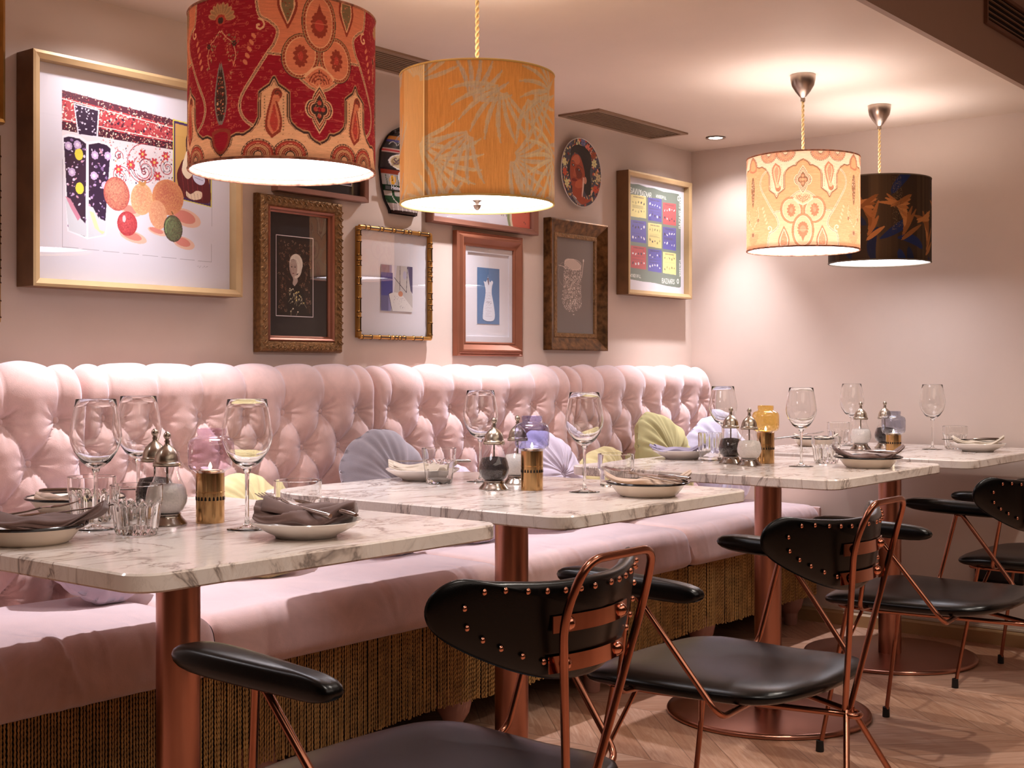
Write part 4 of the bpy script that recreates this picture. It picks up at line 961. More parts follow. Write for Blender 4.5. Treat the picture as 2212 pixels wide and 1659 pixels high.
def knife(x, y, z, rz, label, tilt=0., roll=0.):
    g = G()
    P = [(0, .0055), (.05, .0068), (.095, .0045), (.102, .0060), (.150, .0085), (.190, .0070), (.212, .0010), (.212, 0), (.19, -.0070), (.102, -.0062), (.095, -.0045), (.05, -.0068), (0, -.0055)]
    g.prism(P, 0, .0022); e = empty('knife', label, 'knife', (x, y, z), rz, 'steel knives laid on the napkins'); e.rotation_euler = (roll, tilt, rz)
    g.make('blade', M['steel'], e)
    G().tube([(0, 0, .0015), (.01, 0, .0016), (.05, 0, .0018), (.09, 0, .0016), (.097, 0, .0014)], [.0030, .0046, .0052, .0040, .0030], 10).make('handle', M['steel'], e)
    return e
def fork(x, y, z, rz, label, tilt=0., roll=0.):
    e = empty('fork', label, 'fork', (x, y, z), rz, 'steel forks laid on the napkins'); e.rotation_euler = (roll, tilt, rz)
    G().tube([(0, 0, .0015), (.01, 0, .0016), (.06, 0, .0016), (.11, 0, .003), (.135, 0, .006)], [.0044, .0052, .0038, .0022, .0026], 10).make('handle', M['steel'], e)
    g = G(); V = []
    for i in range(7):
        t = i/6; w_ = .0030+.0095*math.sin(t*PI/2)
        for s in (-1, 1): V += [(.133+.022*t, s*w_, .006-.002*t), (.133+.022*t, s*w_, .0075-.002*t)]
    g.add(V, [(i*4+0, i*4+2, i*4+6, i*4+4) for i in range(6)]+[(i*4+1, i*4+5, i*4+7, i*4+3) for i in range(6)]+[(i*4+0, i*4+4, i*4+5, i*4+1) for i in range(6)]+[(i*4+2, i*4+3, i*4+7, i*4+6) for i in range(6)])
    for k in range(4):
        yy = -.0105+.007*k; g.tube([(.153, yy, .0048), (.170, yy, .0035), (.188, yy, .0048), (.200, yy, .0075)], [.0017, .0015, .0013, .0007], 6)
    g.make('tines', M['steel'], e); return e

# first table
wineglass(1.374, 2.062, 'leftmost wine glass, its stem before a fluted tumbler')
wineglass(1.587, 2.234, 'wine glass behind the mills on the nearest table')
wineglass(1.545, 1.847, 'wine glass right of the pink candle lamp on the nearest table')
tumbler(1.439, 2.173, 'fluted tumbler partly behind the left wine glass stem', 'fluted', .045)
tumbler(1.378, 1.945, 'fluted tumbler standing before the mills on the nearest table', 'fluted', .046, .088)
tumbler(1.698, 1.881, 'plain rimmed tumbler behind the brown napkin', 'straight', .0455, .078)
mill(1.504, 2.027, 'glass mill of white salt just left of the pink candle lamp', 'salt')
mill(1.563, 2.146, 'mill standing behind the salt mill of the nearest table', 'pepper')
candle_lamp(1.575, 1.990, 'brass candle lamp with pink glass globe', M['globe_pink'])
plate(1.199, 1.993, 'cream bowl with black rim cut off by the left picture edge')
plate(1.515, 2.350, 'cream black-rimmed bowl at the back of the nearest table')
plate(1.545, 1.690, 'white plate holding a twisted brown napkin and cutlery', 'plate', .097)
napkin(1.215, 1.985, rad(-50), M['nap_brown'], 'brown napkin with fork and knife in the leftmost bowl', 11, .21, .085, .032, .012, .4)
napkin(1.515, 2.350, rad(-48), M['nap_beige'], 'beige napkin in the bowl at the back of the nearest table', 12, .15, .05, .022, .012)
napkin(1.545, 1.690, rad(-52), M['nap_brown'], 'twisted brown napkin on the white plate of the nearest table', 13, .17, .085, .050, .012, .5)
knife(1.19, 2.10, TOP+.026, rad(-48), 'knife lying across the leftmost brown napkin', rad(-8))
fork(1.185, 2.175, TOP+.020, rad(-46), 'fork tucked in the leftmost brown napkin', rad(-9))
knife(1.560, 1.583, TOP+.042, rad(78), 'knife resting on the twisted brown napkin', rad(-3))
fork(1.533, 1.617, TOP+.040, rad(86), 'fork standing out of the twisted brown napkin', rad(-6))
knife(1.455, 2.38, TOP+.045, rad(-40), 'knife on the beige napkin at the table back')
# second table
plate(2.537, 2.325, 'white plate with rolled cream napkin on the second table', 'plate', .098)
napkin(2.537, 2.325, rad(-48), M['nap_cream'], 'rolled cream napkin on the second table', 21, .18, .06, .028, .012)
knife(2.66, 2.262, TOP+.044, rad(128), 'knife on the rolled cream napkin of the second table')
tumbler(2.472, 2.209, 'faceted tumbler beside the cream napkin plate', 'faceted', .0445, .091)
wineglass(2.584, 2.165, 'wine glass left of the pepper mill on the second table')
mill(2.443, 2.004, 'glass mill of dark peppercorns beside the blue candle lamp', 'pepper')
mill(2.60, 2.055, 'salt mill seen through the blue globe on the second table', 'salt')
candle_lamp(2.485, 1.920, 'brass candle lamp with clear blue glass globe', M['globe_blue'])
wineglass(2.515, 1.786, 'wine glass right of the blue candle lamp')
tumbler(2.703, 1.823, 'plain tumbler behind the beige napkin bowl', 'straight', .0455, .080)
plate(2.540, 1.625, 'cream black-rimmed bowl at the front of the second table')
napkin(2.540, 1.625, rad(-50), M['nap_beige'], 'beige napkin in the front bowl of the second table', 22, .20, .07, .026, .012, .3)
knife(2.545, 1.516, TOP+.044, rad(78), 'knife on the beige napkin of the second table')
fork(2.55, 1.536, TOP+.032, rad(100), 'fork on the beige napkin of the second table', rad(-7))
# third table
plate(3.668, 2.215, 'white plate with lilac napkin on the third table', 'plate', .097)
napkin(3.650, 2.225, rad(-46), M['nap_lilac'], 'flat lilac napkin in front of the olive cushion', 31, .17, .08, .026, .012)
tumbler(3.625, 2.085, 'finely ribbed tumbler on the third table', 'ribbed', .0385, .090)
wineglass(3.725, 2.095, 'wine glass behind the pepper mill of the third table')
mill(3.575, 1.983, 'pepper mill left of the amber candle lamp', 'pepper')
mill(3.530, 1.895, 'salt mill just in front of the amber candle lamp', 'salt')
candle_lamp(3.655, 1.905, 'brass candle lamp with amber glass globe', M['globe_amber'])
wineglass(3.590, 1.753, 'wine glass standing alone right of the amber lamp')
tumbler(3.758, 1.751, 'fluted tumbler beside the brown napkin bowl of the third table', 'fluted', .0445, .084)
plate(3.690, 1.585, 'black-rimmed bowl at the right corner of the third table', 'bowl', .098)
napkin(3.690, 1.585, rad(-50), M['nap_brown'], 'folded brown napkin on the third table bowl', 32, .21, .075, .026, .014, .2)
knife(3.68, 1.492, TOP+.046, rad(78), 'knife on the folded brown napkin of the third table')
# fourth table
plate(4.600, 2.185, 'bowl with fork at the back of the farthest table', 'bowl', .092)
napkin(4.600, 2.185, rad(-48), M['nap_cream'], 'cream napkin under a fork on the farthest table', 41, .17, .07, .022, .012)
fork(4.455, 2.285, TOP+.028, rad(-40), 'fork with raised tines on the farthest table', rad(-6))
tumbler(4.790, 2.180, 'tumbler behind the salt mill of the farthest table', 'fluted', .0445, .084)
wineglass(4.700, 2.085, 'left wine glass of the farthest table')
mill(4.489, 1.957, 'salt mill on the farthest table', 'salt')
mill(4.608, 1.915, 'pepper mill behind the slate blue globe', 'pepper')
candle_lamp(4.469, 1.825, 'short brass candle lamp with slate blue globe', M['globe_slate'], .062)
wineglass(4.652, 1.753, 'rightmost wine glass, on the farthest table')
tumbler(4.735, 1.700, 'rightmost tumbler, on the farthest table', 'fluted', .0445, .084)
plate(4.657, 1.590, 'white plate with rolled cream napkin on the farthest table', 'plate', .095)
napkin(4.657, 1.590, rad(-48), M['nap_cream'], 'rolled cream napkin at the right end of the farthest table', 42, .19, .055, .026, .012)
knife(4.71, 1.53, TOP+.042, rad(132), 'knife end under the rightmost cream napkin')

# ------------------------------------------------------------------ pictures on the gallery wall
def frame_mesh(name, W_, H_, prof, mats, parent, matidx=None):
    """prof: (inset, depth) pairs from the wall edge round to the rebate; mitred at the four corners"""
    g = G(); V = []; n = len(prof)
    for ins, d in prof:
        for sx, sz in ((-1, -1), (1, -1), (1, 1), (-1, 1)): V.append((sx*(W_/2-ins), -d, sz*(H_/2-ins)))
    for i in range(n-1):
        g.cur = matidx[i] if matidx else 0
        g.add([V[i*4+k] for k in range(4)]+[V[i*4+4+k] for k in range(4)], [(k, (k+1) % 4, 4+(k+1) % 4, 4+k) for k in range(4)])
    return g.make(name, mats, parent, smooth=False)
PICM = colmat('printed_picture', .55, 0, 0, .3)
def picture(x0, x1, z0, z1, prof, mats, label, midx=None, glass=True, cat='picture', back=M['white'], md=.0):
    W_, H_ = x1-x0, z1-z0; e = empty('framed_picture', label, cat, ((x0+x1)/2, WALL_Y-.002, (z0+z1)/2), group='pictures on the gallery wall')
    frame_mesh('picture_frame', W_, H_, prof, mats, e, midx); ins, dp = prof[-1]
    iw, ih = W_-2*ins, H_-2*ins
    if back is not None: G().box((-iw/2-.004, -.006-md, -ih/2-.004), (iw/2+.004, -.003-md, ih/2+.004)).make('mount', back, e, smooth=False)
    if glass:
        gd = min(dp+.004, prof[-2][1]-.001)+md
        G().add([(-iw/2-.003, -gd, -ih/2-.003), (iw/2+.003, -gd, -ih/2-.003), (iw/2+.003, -gd, ih/2+.003), (-iw/2-.003, -gd, ih/2+.003)], [(0, 1, 2, 3)]).make('glass', M['glass_pane'], e, smooth=False)
    return e, iw, ih
def art(c, e, x0, z0, d, name='artwork'): return c.flat(name, PICM, e, x0, z0, -d)

# big still life ---------------------------------------------------------
BOX = lambda t, d: [(0, 0), (0, d), (t*.35, d+.001), (t, d-.004), (t, d-.008), (t, .012)]
def still_life(w, h):
    c = Canvas(w, h, .0011, '#dfdae2'); rg = random.Random(3)
    def q(x, y):
        s = (x-210)/1150.; yt = 222+150*s; yb = 1468+60*s; v = (yb-y)/(yb-yt); hl, hr = 1246., 1156.
        t = s*hl/(s*hl+(1-s)*hr); return (t*w, v*h)
    def Q(P): return [q(*p) for p in P]
    c.line(Q([(350, 380), (352, 1283), (1232, 1358), (1235, 560)]), .0009, '#9a939a')
    carpet = Q([(350, 380), (980, 510), (980, 905), (600, 905), (350, 660)]); c.poly(carpet, '#e9dfe2')
    band = Q([(350, 380), (980, 510), (980, 690), (350, 590)]); c.poly(band, '#b9484e')
    c.speck(band, 900, ['#f2e6e0', '#5b2333', '#e3a09a', '#c7303a', '#f0d9c0', '#2c2440'], .0012, .0040)
    c.poly(Q([(350, 380), (980, 510), (980, 545), (350, 420)]), '#5c2a3c'); c.speck(Q([(350, 385), (980, 515), (980, 543), (350, 415)]), 240, ['#e9b6a4', '#c04a50', '#efe0c8'], .0010, .0024)
    c.poly(Q([(350, 560), (980, 650), (980, 690), (350, 610)]), '#4d2030'); c.speck(Q([(350, 565), (980, 655), (980, 688), (350, 606)]), 260, ['#e9b6a4', '#c04a50', '#f3ead0'], .0010, .0026)
    for a, b in (((350, 430), (980, 560)), ((350, 548), (980, 638))): c.line(Q([a, b]), .0022, '#f0e2dc')
    fld = Q([(540, 640), (980, 700), (980, 905), (600, 905)]); c.speck(fld, 260, ['#c24a55', '#e2a0a6', '#44304a', '#d98c5a'], .0010, .0030)
    for (x, y, r) in ((800, 800, 150), (800, 815, 90), (800, 830, 45), (660, 860, 70), (940, 800, 60), (650, 740, 34)):
        cx, cz = q(x, y); c.spiral(cx, cz, r/1150*w*.8, 1.6, .0022, '#b8404c', rg.uniform(0, 6)); c.spiral(cx, cz, r/1150*w*.55, 1.4, .0014, '#4a3048', rg.uniform(0, 6))
    for (x, y) in ((790, 725), (860, 770), (720, 790), (930, 730), (650, 820), (880, 850)):
        cx, cz = q(x, y)
        for k in range(6): c.ell(cx+.008*math.cos(k*1.05), cz+.008*math.sin(k*1.05), .0055, .0035, '#c8434e', k*1.05)
        c.ell(cx, cz, .004, .004, '#e8c070')
    # vase
    body = Q([(350, 645), (380, 630), (445, 640), (480, 668), (540, 660), (590, 670), (616, 695), (580, 1212), (480, 1236), (376, 1192)]); neck = Q([(408, 450), (545, 478), (536, 640), (430, 635)])
    c.poly(body, '#f0ecf2'); c.poly(neck, '#e8e0ea')
    bl = Q([(358, 655), (385, 645), (440, 655), (474, 682), (470, 1222), (384, 1185)]); br = Q([(488, 685), (540, 672), (585, 682), (606, 702), (572, 1204), (486, 1224)]); nk = Q([(414, 458), (538, 486), (528, 634), (436, 628)])
    for P in (bl, br, nk): c.poly(P, '#35203a')
    for P, n in ((bl, 90), (br, 90)): c.speck(P, n, ['#c6a6d0', '#e9d9ee', '#8a6a98', '#d2a0b8'], .0016, .0048)
    c.speck(nk, 36, ['#e9d9ee', '#d7c8dc'], .0014, .004)
    for x, y in ((436, 745), (440, 942)): c.ell(*q(x, y), .012, .015, '#e6d84e')
    for x, y in ((383, 700), (428, 690), (400, 850), (520, 745), (590, 745), (515, 865), (575, 920)):
        cx, cz = q(x, y)
        for k in range(8): c.ell(cx+.006*math.cos(k*.79), cz+.007*math.sin(k*.79), .005, .004, '#cbb0d6')
        c.ell(cx, cz, .005, .005, '#ead9ee')
    for P in (Q([(366, 1000), (400, 1040), (430, 1100), (474, 1150), (476, 1222), (384, 1188)]), Q([(484, 1040), (510, 1050), (540, 1110), (585, 1130), (574, 1206), (486, 1226)])): c.poly(P, '#d3d6dc')
    c.poly(Q([(366, 990), (392, 1005), (445, 1110), (430, 1130), (395, 1060)]), '#d08aa0'); c.poly(Q([(490, 1070), (515, 1080), (545, 1180), (575, 1190), (560, 1205), (520, 1170)]), '#e0dfae')
    c.line(Q([(480, 672), (480, 1234)]), .0032, '#f2eef4')
    # cast shapes printed under the fruit
    for x, y, rx, ry in ((735, 1215, 80, 34), (1045, 1245, 70, 38), (1060, 1095, 95, 55), (720, 1060, 60, 34), (880, 1180, 60, 22)):
        c.ell(*q(x, y), rx/1150*w, ry/1246*h, '#e9bfa8', -.2); c.ell(*q(x-8, y-6), rx/1150*w*.72, ry/1246*h*.7, '#dc8a7c', -.2)
    # icon picture behind
    pan = Q([(975, 505), (1235, 552), (1232, 1028), (1042, 990), (975, 900)]); c.poly(pan, '#e3d860'); c.poly(Q([(982, 514), (1229, 560), (1226, 1022), (1042, 984), (982, 905)]), '#463063')
    c.poly(Q([(990, 530), (1218, 573), (1216, 1004), (1044, 970), (990, 900)]), '#cfa35e')
    robe = c.bez(Q([(1010, 900), (1000, 840), (1020, 780), (1050, 740), (1110, 760), (1170, 800), (1212, 870), (1216, 1000), (1044, 968), (1010, 900)])); c.poly(robe, '#5e1f26')
    for k in range(5): c.line(Q([(1030+34*k, 800+12*k), (1050+30*k, 960+8*k)]), .0016, '#8e3a3c')
    c.poly(c.bez(Q([(1040, 760), (1060, 700), (1070, 650), (1100, 640), (1130, 700), (1120, 800), (1075, 860), (1035, 820), (1040, 760)])), '#f0dcc0')
    c.poly(c.bez(Q([(1062, 700), (1060, 620), (1085, 575), (1120, 585), (1112, 630), (1085, 660), (1062, 700)])), '#45202a'); c.poly(c.bez(Q([(1072, 640), (1088, 590), (1112, 600), (1104, 640), (1085, 650), (1072, 640)])), '#7a2c34')
    c.ell(*q(1145, 855), .022, .016, '#d5d5ea', -.5); c.line(Q([(1118, 850), (1172, 868)]), .0013, '#6c6c98')
    c.poly(c.bez(Q([(1060, 930), (1090, 950), (1130, 930), (1165, 940), (1160, 975), (1110, 985), (1065, 965), (1060, 930)])), '#ecd3b6')
    for k in range(5): c.line(Q([(1068+22*k, 945), (1076+22*k, 980)]), .0009, '#8a5a4a')
    # fruit
    def fruit(x, y, rx, ry, base, spots, rot=0, stem=None):
        X, Z = q(x, y); a, b = rx/1150*w, ry/1246*h; c.ell(X, Z, a, b, base, rot)
        for k in range(9): q_ = .96-.09*k; c.ell(X-a*.035*k, Z+b*.04*k, a*q_, b*q_, spots[-1], rot, .10)
        for _ in range(int(a*b*1.1e6)):
            t = rg.uniform(0, 6.28); r = rg.uniform(0, .95)**.55; c.ell(X+a*r*math.cos(t)*.95, Z+b*r*math.sin(t)*.95, rg.uniform(.0008, .0026), rg.uniform(.0007, .0016), rg.choice(spots), rg.uniform(0, 3), .26)
        if stem: c.line(Q([(x, y-ry), (x+stem[0], y-ry+stem[1])]), .003, '#6a4a30')
    fruit(640, 965, 74, 102, '#b8574f', ['#8a3038', '#d98a6c', '#a04048', '#e3b08a'], .2, (-8, -14))
    fruit(785, 990, 66, 98, '#e3b483', ['#eed0a0', '#cf9468', '#d88068'], -.1, (6, -16)); c.poly(c.bez(Q([(765, 900), (770, 880), (790, 892), (810, 878), (806, 905), (786, 915)])), '#c89058')
    fruit(945, 975, 96, 112, '#dc9466', ['#e9b27c', '#c56a58', '#e0a26c', '#b8524e'])
    fruit(882, 1080, 54, 90, '#e5a880', ['#efc296', '#d88c6c'], .2)
    fruit(700, 1138, 58, 74, '#b6383f', ['#c9484c', '#8f2430', '#d9686a']); c.ell(*q(682, 1110), .005, .009, '#f0c8c8')
    fruit(977, 1160, 58, 84, '#4b3a36', ['#6f8458', '#2e2224', '#7a5a4a', '#8ea070'], .15, (-10, -18)); c.arc(*q(977, 1160), 58/1150*w*.8, 2.0, 3.6, .0022, '#8fb070', 84/1246*h*.85)
    # pencil signature under the image
    X, Z = q(1135, 1385); c.line(c.bez([(X+.004*k, Z+.003*math.sin(k*2.4)) for k in range(10)]), .0006, '#8a8690')
    return c
e, iw, ih = picture(1.753, 2.404, 1.246, 1.826, BOX(.020, .075), [M['goldwood_side'], M['goldwood']], 'large still life print of vase and fruit in champagne box frame', [0, 1, 1, 1, 1], md=.034)
c = still_life(iw, ih); art(c, e, -iw/2, -ih/2, .042)

# gilded portrait --------------------------------------------------------
e, iw, ih = picture(2.506, 2.842, 1.092, 1.559, [(0, 0), (0, .016), (.004, .028), (.012, .034), (.030, .030), (.034, .026), (.038, .030), (.043, .026), (.046, .018), (.050, .014), (.050, .008)], [M['gold_carved'], M['copper_wood']],
    'dark portrait of a white-capped woman in carved gilt frame', [0, 0, 0, 0, 0, 1, 1, 1, 1, 1], back=M['blackmat'])
# running leaf carving on the moulding
g = G(); W_, H_ = .336, .467
for side in range(4):
    L_ = W_ if side % 2 == 0 else H_; n = int((L_-.03)/.021)
    for k in range(n):
        t = -L_/2+.02+(k+.5)*(L_-.04)/n
        for d in (-1, 1):
            P = [(t-.006, .0335+.0, .010+d*.001), (t-.001, .036, .014+d*.006), (t+.006, .0335, .020+d*.004)]
            if side == 0: V = [(p, -q_, -H_/2+r) for p, q_, r in P]
            elif side == 2: V = [(p, -q_, H_/2-r) for p, q_, r in P]
            elif side == 1: V = [(W_/2-r, -q_, p) for p, q_, r in P]
            else: V = [(-W_/2+r, -q_, p) for p, q_, r in P]
            g.tube(V, [.0008, .0022, .0008], 5)
g.make('carving', M['gold_carved'], e)
w_, h_ = .150, .243; c = Canvas(w_, h_, .0009, '#e8dfe0'); c.rect(.0022, .0022, w_-.0022, h_-.0022, '#150d0c'); c.rect(.011, .012, w_-.011, h_-.012, '#24150f'); rg = random.Random(5)
for k in range(230):
    x, y = rg.uniform(.013, w_-.013), rg.uniform(.014, h_-.014); c.spiral(x, y, rg.uniform(.003, .007), rg.uniform(.4, .9), .0011, rg.choice(['#6e4530', '#8a6248', '#5a3626', '#a58468']), rg.uniform(0, 6), rg.choice((-1, 1)))
c.poly(c.bez([(.045, .012), (.046, .05), (.056, .08), (.066, .098), (.085, .100), (.105, .085), (.118, .05), (.122, .012)]), '#120d0c')
for k in range(26):
    x, y = rg.uniform(.052, .112), rg.uniform(.014, .085); c.ell(x, y, .0026, .0020, rg.choice(['#e8dcc0', '#c8c09c', '#e2cf7a'])); c.line([(x, y), (x+rg.uniform(-.012, .012), y-rg.uniform(.004, .016))], .0009, '#b9ac8e')
c.poly(c.bez([(.066, .098), (.068, .112), (.066, .124), (.082, .128), (.086, .112), (.084, .103), (.074, .092)]), '#b9a79c')
c.ell(.080, .160, .0265, .0300, '#e6dccd'); c.poly(c.bez([(.053, .158), (.054, .142), (.059, .128), (.068, .118), (.078, .122), (.084, .138), (.083, .160), (.070, .174), (.060, .170)]), '#b7a094')
c.arc(.078, .150, .021, -1.6, 1.5, .008, '#ded3c4', .03)
for x in (.0625, .0755): c.ell(x, .150, .0034, .0016, '#3a2a28'); c.arc(x, .1535, .0042, .4, 2.7, .0009, '#6a5048', .002)
c.line([(.069, .152), (.067, .141), (.070, .139)], .0009, '#8f7468'); c.ell(.0685, .1305, .0042, .0017, '#7c4642'); c.poly([(.055, .150), (.057, .135), (.064, .122), (.060, .140)], '#9c867c'); c.arc(.069, .1665, .0125, .3, 2.9, .0012, '#8f7a70', .006)
c.line([(.060, .165), (.076, .170), (.088, .160)], .0008, '#a59b8e')
art(c, e, -.088, -.125, .0072)

# bamboo frame -----------------------------------------------------------
def bamboo_frame(e, W_, H_, r=.0075):
    for i, (a, b) in enumerate((((-W_/2, -H_/2), (W_/2, -H_/2)), ((W_/2, -H_/2), (W_/2, H_/2)), ((W_/2, H_/2), (-W_/2, H_/2)), ((-W_/2, H_/2), (-W_/2, -H_/2)))):
        rg = random.Random(i+3); L_ = math.hypot(b[0]-a[0], b[1]-a[1]); n = max(8, int(L_/.034)); pts = []; R = []
        dx, dz = (b[0]-a[0])/L_, (b[1]-a[1])/L_; nodes = []
        t = .012
        while t < L_-.01: nodes.append(t); t += rg.choice([.016, .040, .044, .020])
        N = int(L_/.002)
        for k in range(N+1):
            s = L_*k/N; d = min([abs(s-q) for q in nodes]+[1]); pts.append((a[0]+dx*s, -.016, a[1]+dz*s)); R.append(r*(.92+.22*math.exp(-(d/.0022)**2)))
        rod = G().tube(pts, R, 10).make('bamboo_rod', M['gold'], e)
        for k, q in enumerate(nodes):
            P = [(a[0]+dx*(q+s_), -.016, a[1]+dz*(q+s_)) for s_ in (-.0013, .0013)]; G().tube(P, r*1.17, 10).make('node', M['node'], rod)
            if k % 2 == 0 and k+1 < len(nodes):
                P = [(a[0]+dx*(q+.001), -.016-r*.86, a[1]+dz*(q+.001)), (a[0]+dx*(nodes[k+1]-.001), -.016-r*.86, a[1]+dz*(nodes[k+1]-.001))]; G().tube(P, r*.30, 6).make('groove', M['node'], rod)
e, iw, ih = picture(2.918, 3.266, 1.139, 1.502, [(.004, 0), (.004, .012), (.010, .014), (.013, .010), (.013, .006)], [M['gold'], M['gold']], 'white-mounted collage in gilded bamboo frame with dark joints')
bamboo_frame(e, .336, .350)
c = Canvas(.150, .150, .0009, '#d8d4e0'); w_, h_ = .15, .15
c.rect(0, 0, .05, h_, '#8a86b0'); c.rect(.0, .05, .055, .125, '#474a92'); c.rect(0, .125, .04, .15, '#7c6a80'); c.rect(0, 0, .035, .05, '#66648c')
c.poly([(.06, .06), (.075, .15), (.122, .15), (.150, .05), (.150, 0), (.045, 0)], '#c2bcb8'); c.poly([(.036, .055), (.06, .062), (.095, .06), (.15, .012), (.15, 0), (.05, 0)], '#dcd8d4')
for P in ([(.09, .15), (.088, .07)], [(.125, .15), (.120, .064), (.062, .11)], [(.036, .055), (.052, 0)], [(.036, .055), (.048, .062)]): c.line(P, .0022, '#262334')
c.ell(.092, .058, .011, .009, '#c98a6c'); c.ell(.112, .12, .009, .014, '#b4b0c4')
c.speck([(.05, .005), (.148, .005), (.14, .02), (.10, .05), (.06, .05)], 60, ['#8e88a0', '#4a4668', '#b0a8b0'], .0006, .0016); c.poly([(.125, .15), (.15, .15), (.15, .06), (.14, .07)], '#5c5470')
art(c, e, -.062, -.088, .0085)

# copper frame, dress cut-out ---------------------------------------------
e, iw, ih = picture(3.392, 3.760, 1.089, 1.524, [(0, 0), (0, .020), (.004, .023), (.008, .020), (.012, .022), (.018, .032), (.022, .032), (.040, .018), (.046, .020), (.050, .016), (.050, .008)], [M['copper_wood']], 'white dress cut-out on blue in stepped copper-coloured frame')
fr = G()
for a, b in (((-iw/2, -ih/2), (iw/2, -ih/2+.020)), ((-iw/2, ih/2-.020), (iw/2, ih/2)), ((-iw/2, -ih/2+.020), (-iw/2+.018, ih/2-.020)), ((iw/2-.018, -ih/2+.020), (iw/2, ih/2-.020))): fr.box((a[0], -.0105, a[1]), (b[0], -.006, b[1]))
fr.make('mount_border', M['white'], e, smooth=False)
w_, h_ = .124, .200; c = Canvas(w_, h_, .0009, '#5f7ea6')
c.speck([(0, 0), (w_, 0), (w_, h_), (0, h_)], 120, ['#6685ac', '#5a789f'], .004, .010, .3)
D = [(.030, .026), (.034, .016), (.060, .010), (.090, .014), (.098, .030), (.094, .060), (.086, .090), (.080, .112), (.082, .135), (.088, .150), (.080, .156), (.070, .150), (.060, .168), (.054, .158), (.046, .150), (.036, .152), (.040, .140), (.046, .118), (.042, .090), (.034, .060)]
c.poly([(x-.001, y-.0025) for x, y in c.bez(D+[D[0]])], '#3f5878'); c.poly(c.bez(D+[D[0]]), '#dddfe8'); c.poly(c.bez([(.054, .162), (.062, .165), (.066, .146), (.062, .138)]), '#7d6c74'); c.line([(.060, .168), (.060, .176)], .0008, '#c9cbd4')
for k in range(16): c.line([(.044+.003*math.sin(k), .028+k*.0055), (.076+.004*math.cos(k*2), .028+k*.0055+.002*math.sin(k*3))], .0007, '#b4a8b4')
c.line(c.bez([(.050, .076), (.056, .082), (.060, .074), (.066, .080), (.072, .073), (.080, .076)]), .0011, '#5a5260'); art(c, e, -.060, -.103, .0072)

# bronze frame, printed cup ----------------------------------------------
e, iw, ih = picture(3.912, 4.294, 1.115, 1.615, [(0, 0), (0, .034), (.005, .036), (.050, .014), (.052, .016), (.066, .016), (.068, .008)], [M['bronze'], M['gold_carved']], 'pale lace-patterned jug on grey in broad mottled bronze frame', [0, 0, 0, 1, 1, 1], back=simple('grey_mount', '#7d7068', .8))
w_, h_ = iw, ih; c = Canvas(w_, h_, .0011, '#6f635c'); sx, sz = w_/385, h_/990
def q2(x, y): return ((x-1370)*sx, (1335-y)*sz)
P = c.bez([q2(*p) for p in ((1456, 600), (1450, 760), (1440, 900), (1436, 1020), (1480, 1100), (1540, 1112), (1610, 1080), (1636, 1020), (1630, 860), (1632, 700), (1630, 620))]); c.poly(P, '#7a6c64')
c.speck(P, 900, ['#e6cfc2', '#c9b0a4', '#efdcd0'], .0010, .0024)
for k in range(60):
    rg = random.Random(k); x, y = q2(rg.uniform(1462, 1622), rg.uniform(690, 1080)); c.spiral(x, y, .006, .8, .0009, '#ecd8cc', rg.uniform(0, 6))
c.ell(*q2(1545, 612), 88*sx, 56*sz, '#c9b3a6', -.15); c.arc(*q2(1545, 612), 88*sx, 0, 2*PI, .0015, '#e6cfc2', 56*sz)
c.arc(*q2(1452, 720), 56*sx, 1.6, 4.5, .0018, '#9a8a80', 120*sz); c.line([q2(1400, 635), q2(1440, 640), q2(1476, 660)], .0020, '#e6cfc2'); c.line([q2(1658, 550), q2(1650, 620), q2(1636, 740)], .0040, '#cdb8ac'); c.ell(*q2(1655, 560), .004, .006, '#e6d5c8')
c.ell(*q2(1552, 1140), .005, .002, '#d8c4b8'); art(c, e, -w_/2, -h_/2, .0075)

# half hidden pictures ----------------------------------------------------
e, iw, ih = picture(2.574, 2.953, 1.572, 1.905, [(0, 0), (0, .030), (.002, .032), (.016, .030), (.018, .026), (.018, .008)], [M['brownwood']], 'rose-brown framed blue night scene, mostly behind the red lampshade', back=M['blackmat'])
c = Canvas(iw-.07, ih-.06, .0015, '#e4e2ea'); w_, h_ = c.w, c.h; c.rect(.0025, .0025, w_-.0025, h_-.0025, '#3c4272'); c.rect(.0025, .0025, w_-.0025, .05, '#2e3052')
c.speck([(0.004, .004), (w_-.004, .004), (w_-.004, h_-.004), (.004, h_-.004)], 300, ['#4c5288', '#6a6a9c', '#383c66', '#8884a8'], .002, .007, .6)
for k in range(7): c.ell(.03+k*.04, .03+.012*math.sin(k*2), .012, .0035, '#b8b4cc')
art(c, e, -iw/2+.035, -ih/2+.030, .008)
e, iw, ih = picture(3.252, 3.842, 1.539, 1.93, [(0, 0), (0, .030), (.004, .034), (.020, .024), (.024, .016), (.024, .008)], [M['brownwood']], 'watermelon still life in brown frame behind the yellow lampshade')
c = Canvas(iw, ih, .0015, '#e7e3ee'); w_, h_ = iw, ih
c.poly(c.bez([(w_-.125, 0), (w_-.135, .04), (w_-.12, .10), (w_-.06, .14), (w_, .15), (w_, 0)]), '#8e9a6c'); c.poly(c.bez([(w_-.112, 0), (w_-.12, .04), (w_-.105, .09), (w_-.05, .125), (w_, .13), (w_, 0)]), '#e8d8bc'); c.poly(c.bez([(w_-.100, 0), (w_-.108, .04), (w_-.094, .08), (w_-.045, .112), (w_, .118), (w_, 0)]), '#d5614c')
for k in range(9): rg = random.Random(k); c.ell(w_-rg.uniform(.01, .085), rg.uniform(.008, .10), .0020, .0034, '#4a2018')
for x in (.36, .37, .39): c.line([(x, .10), (x+.015, .035)], .0028, '#54404a')
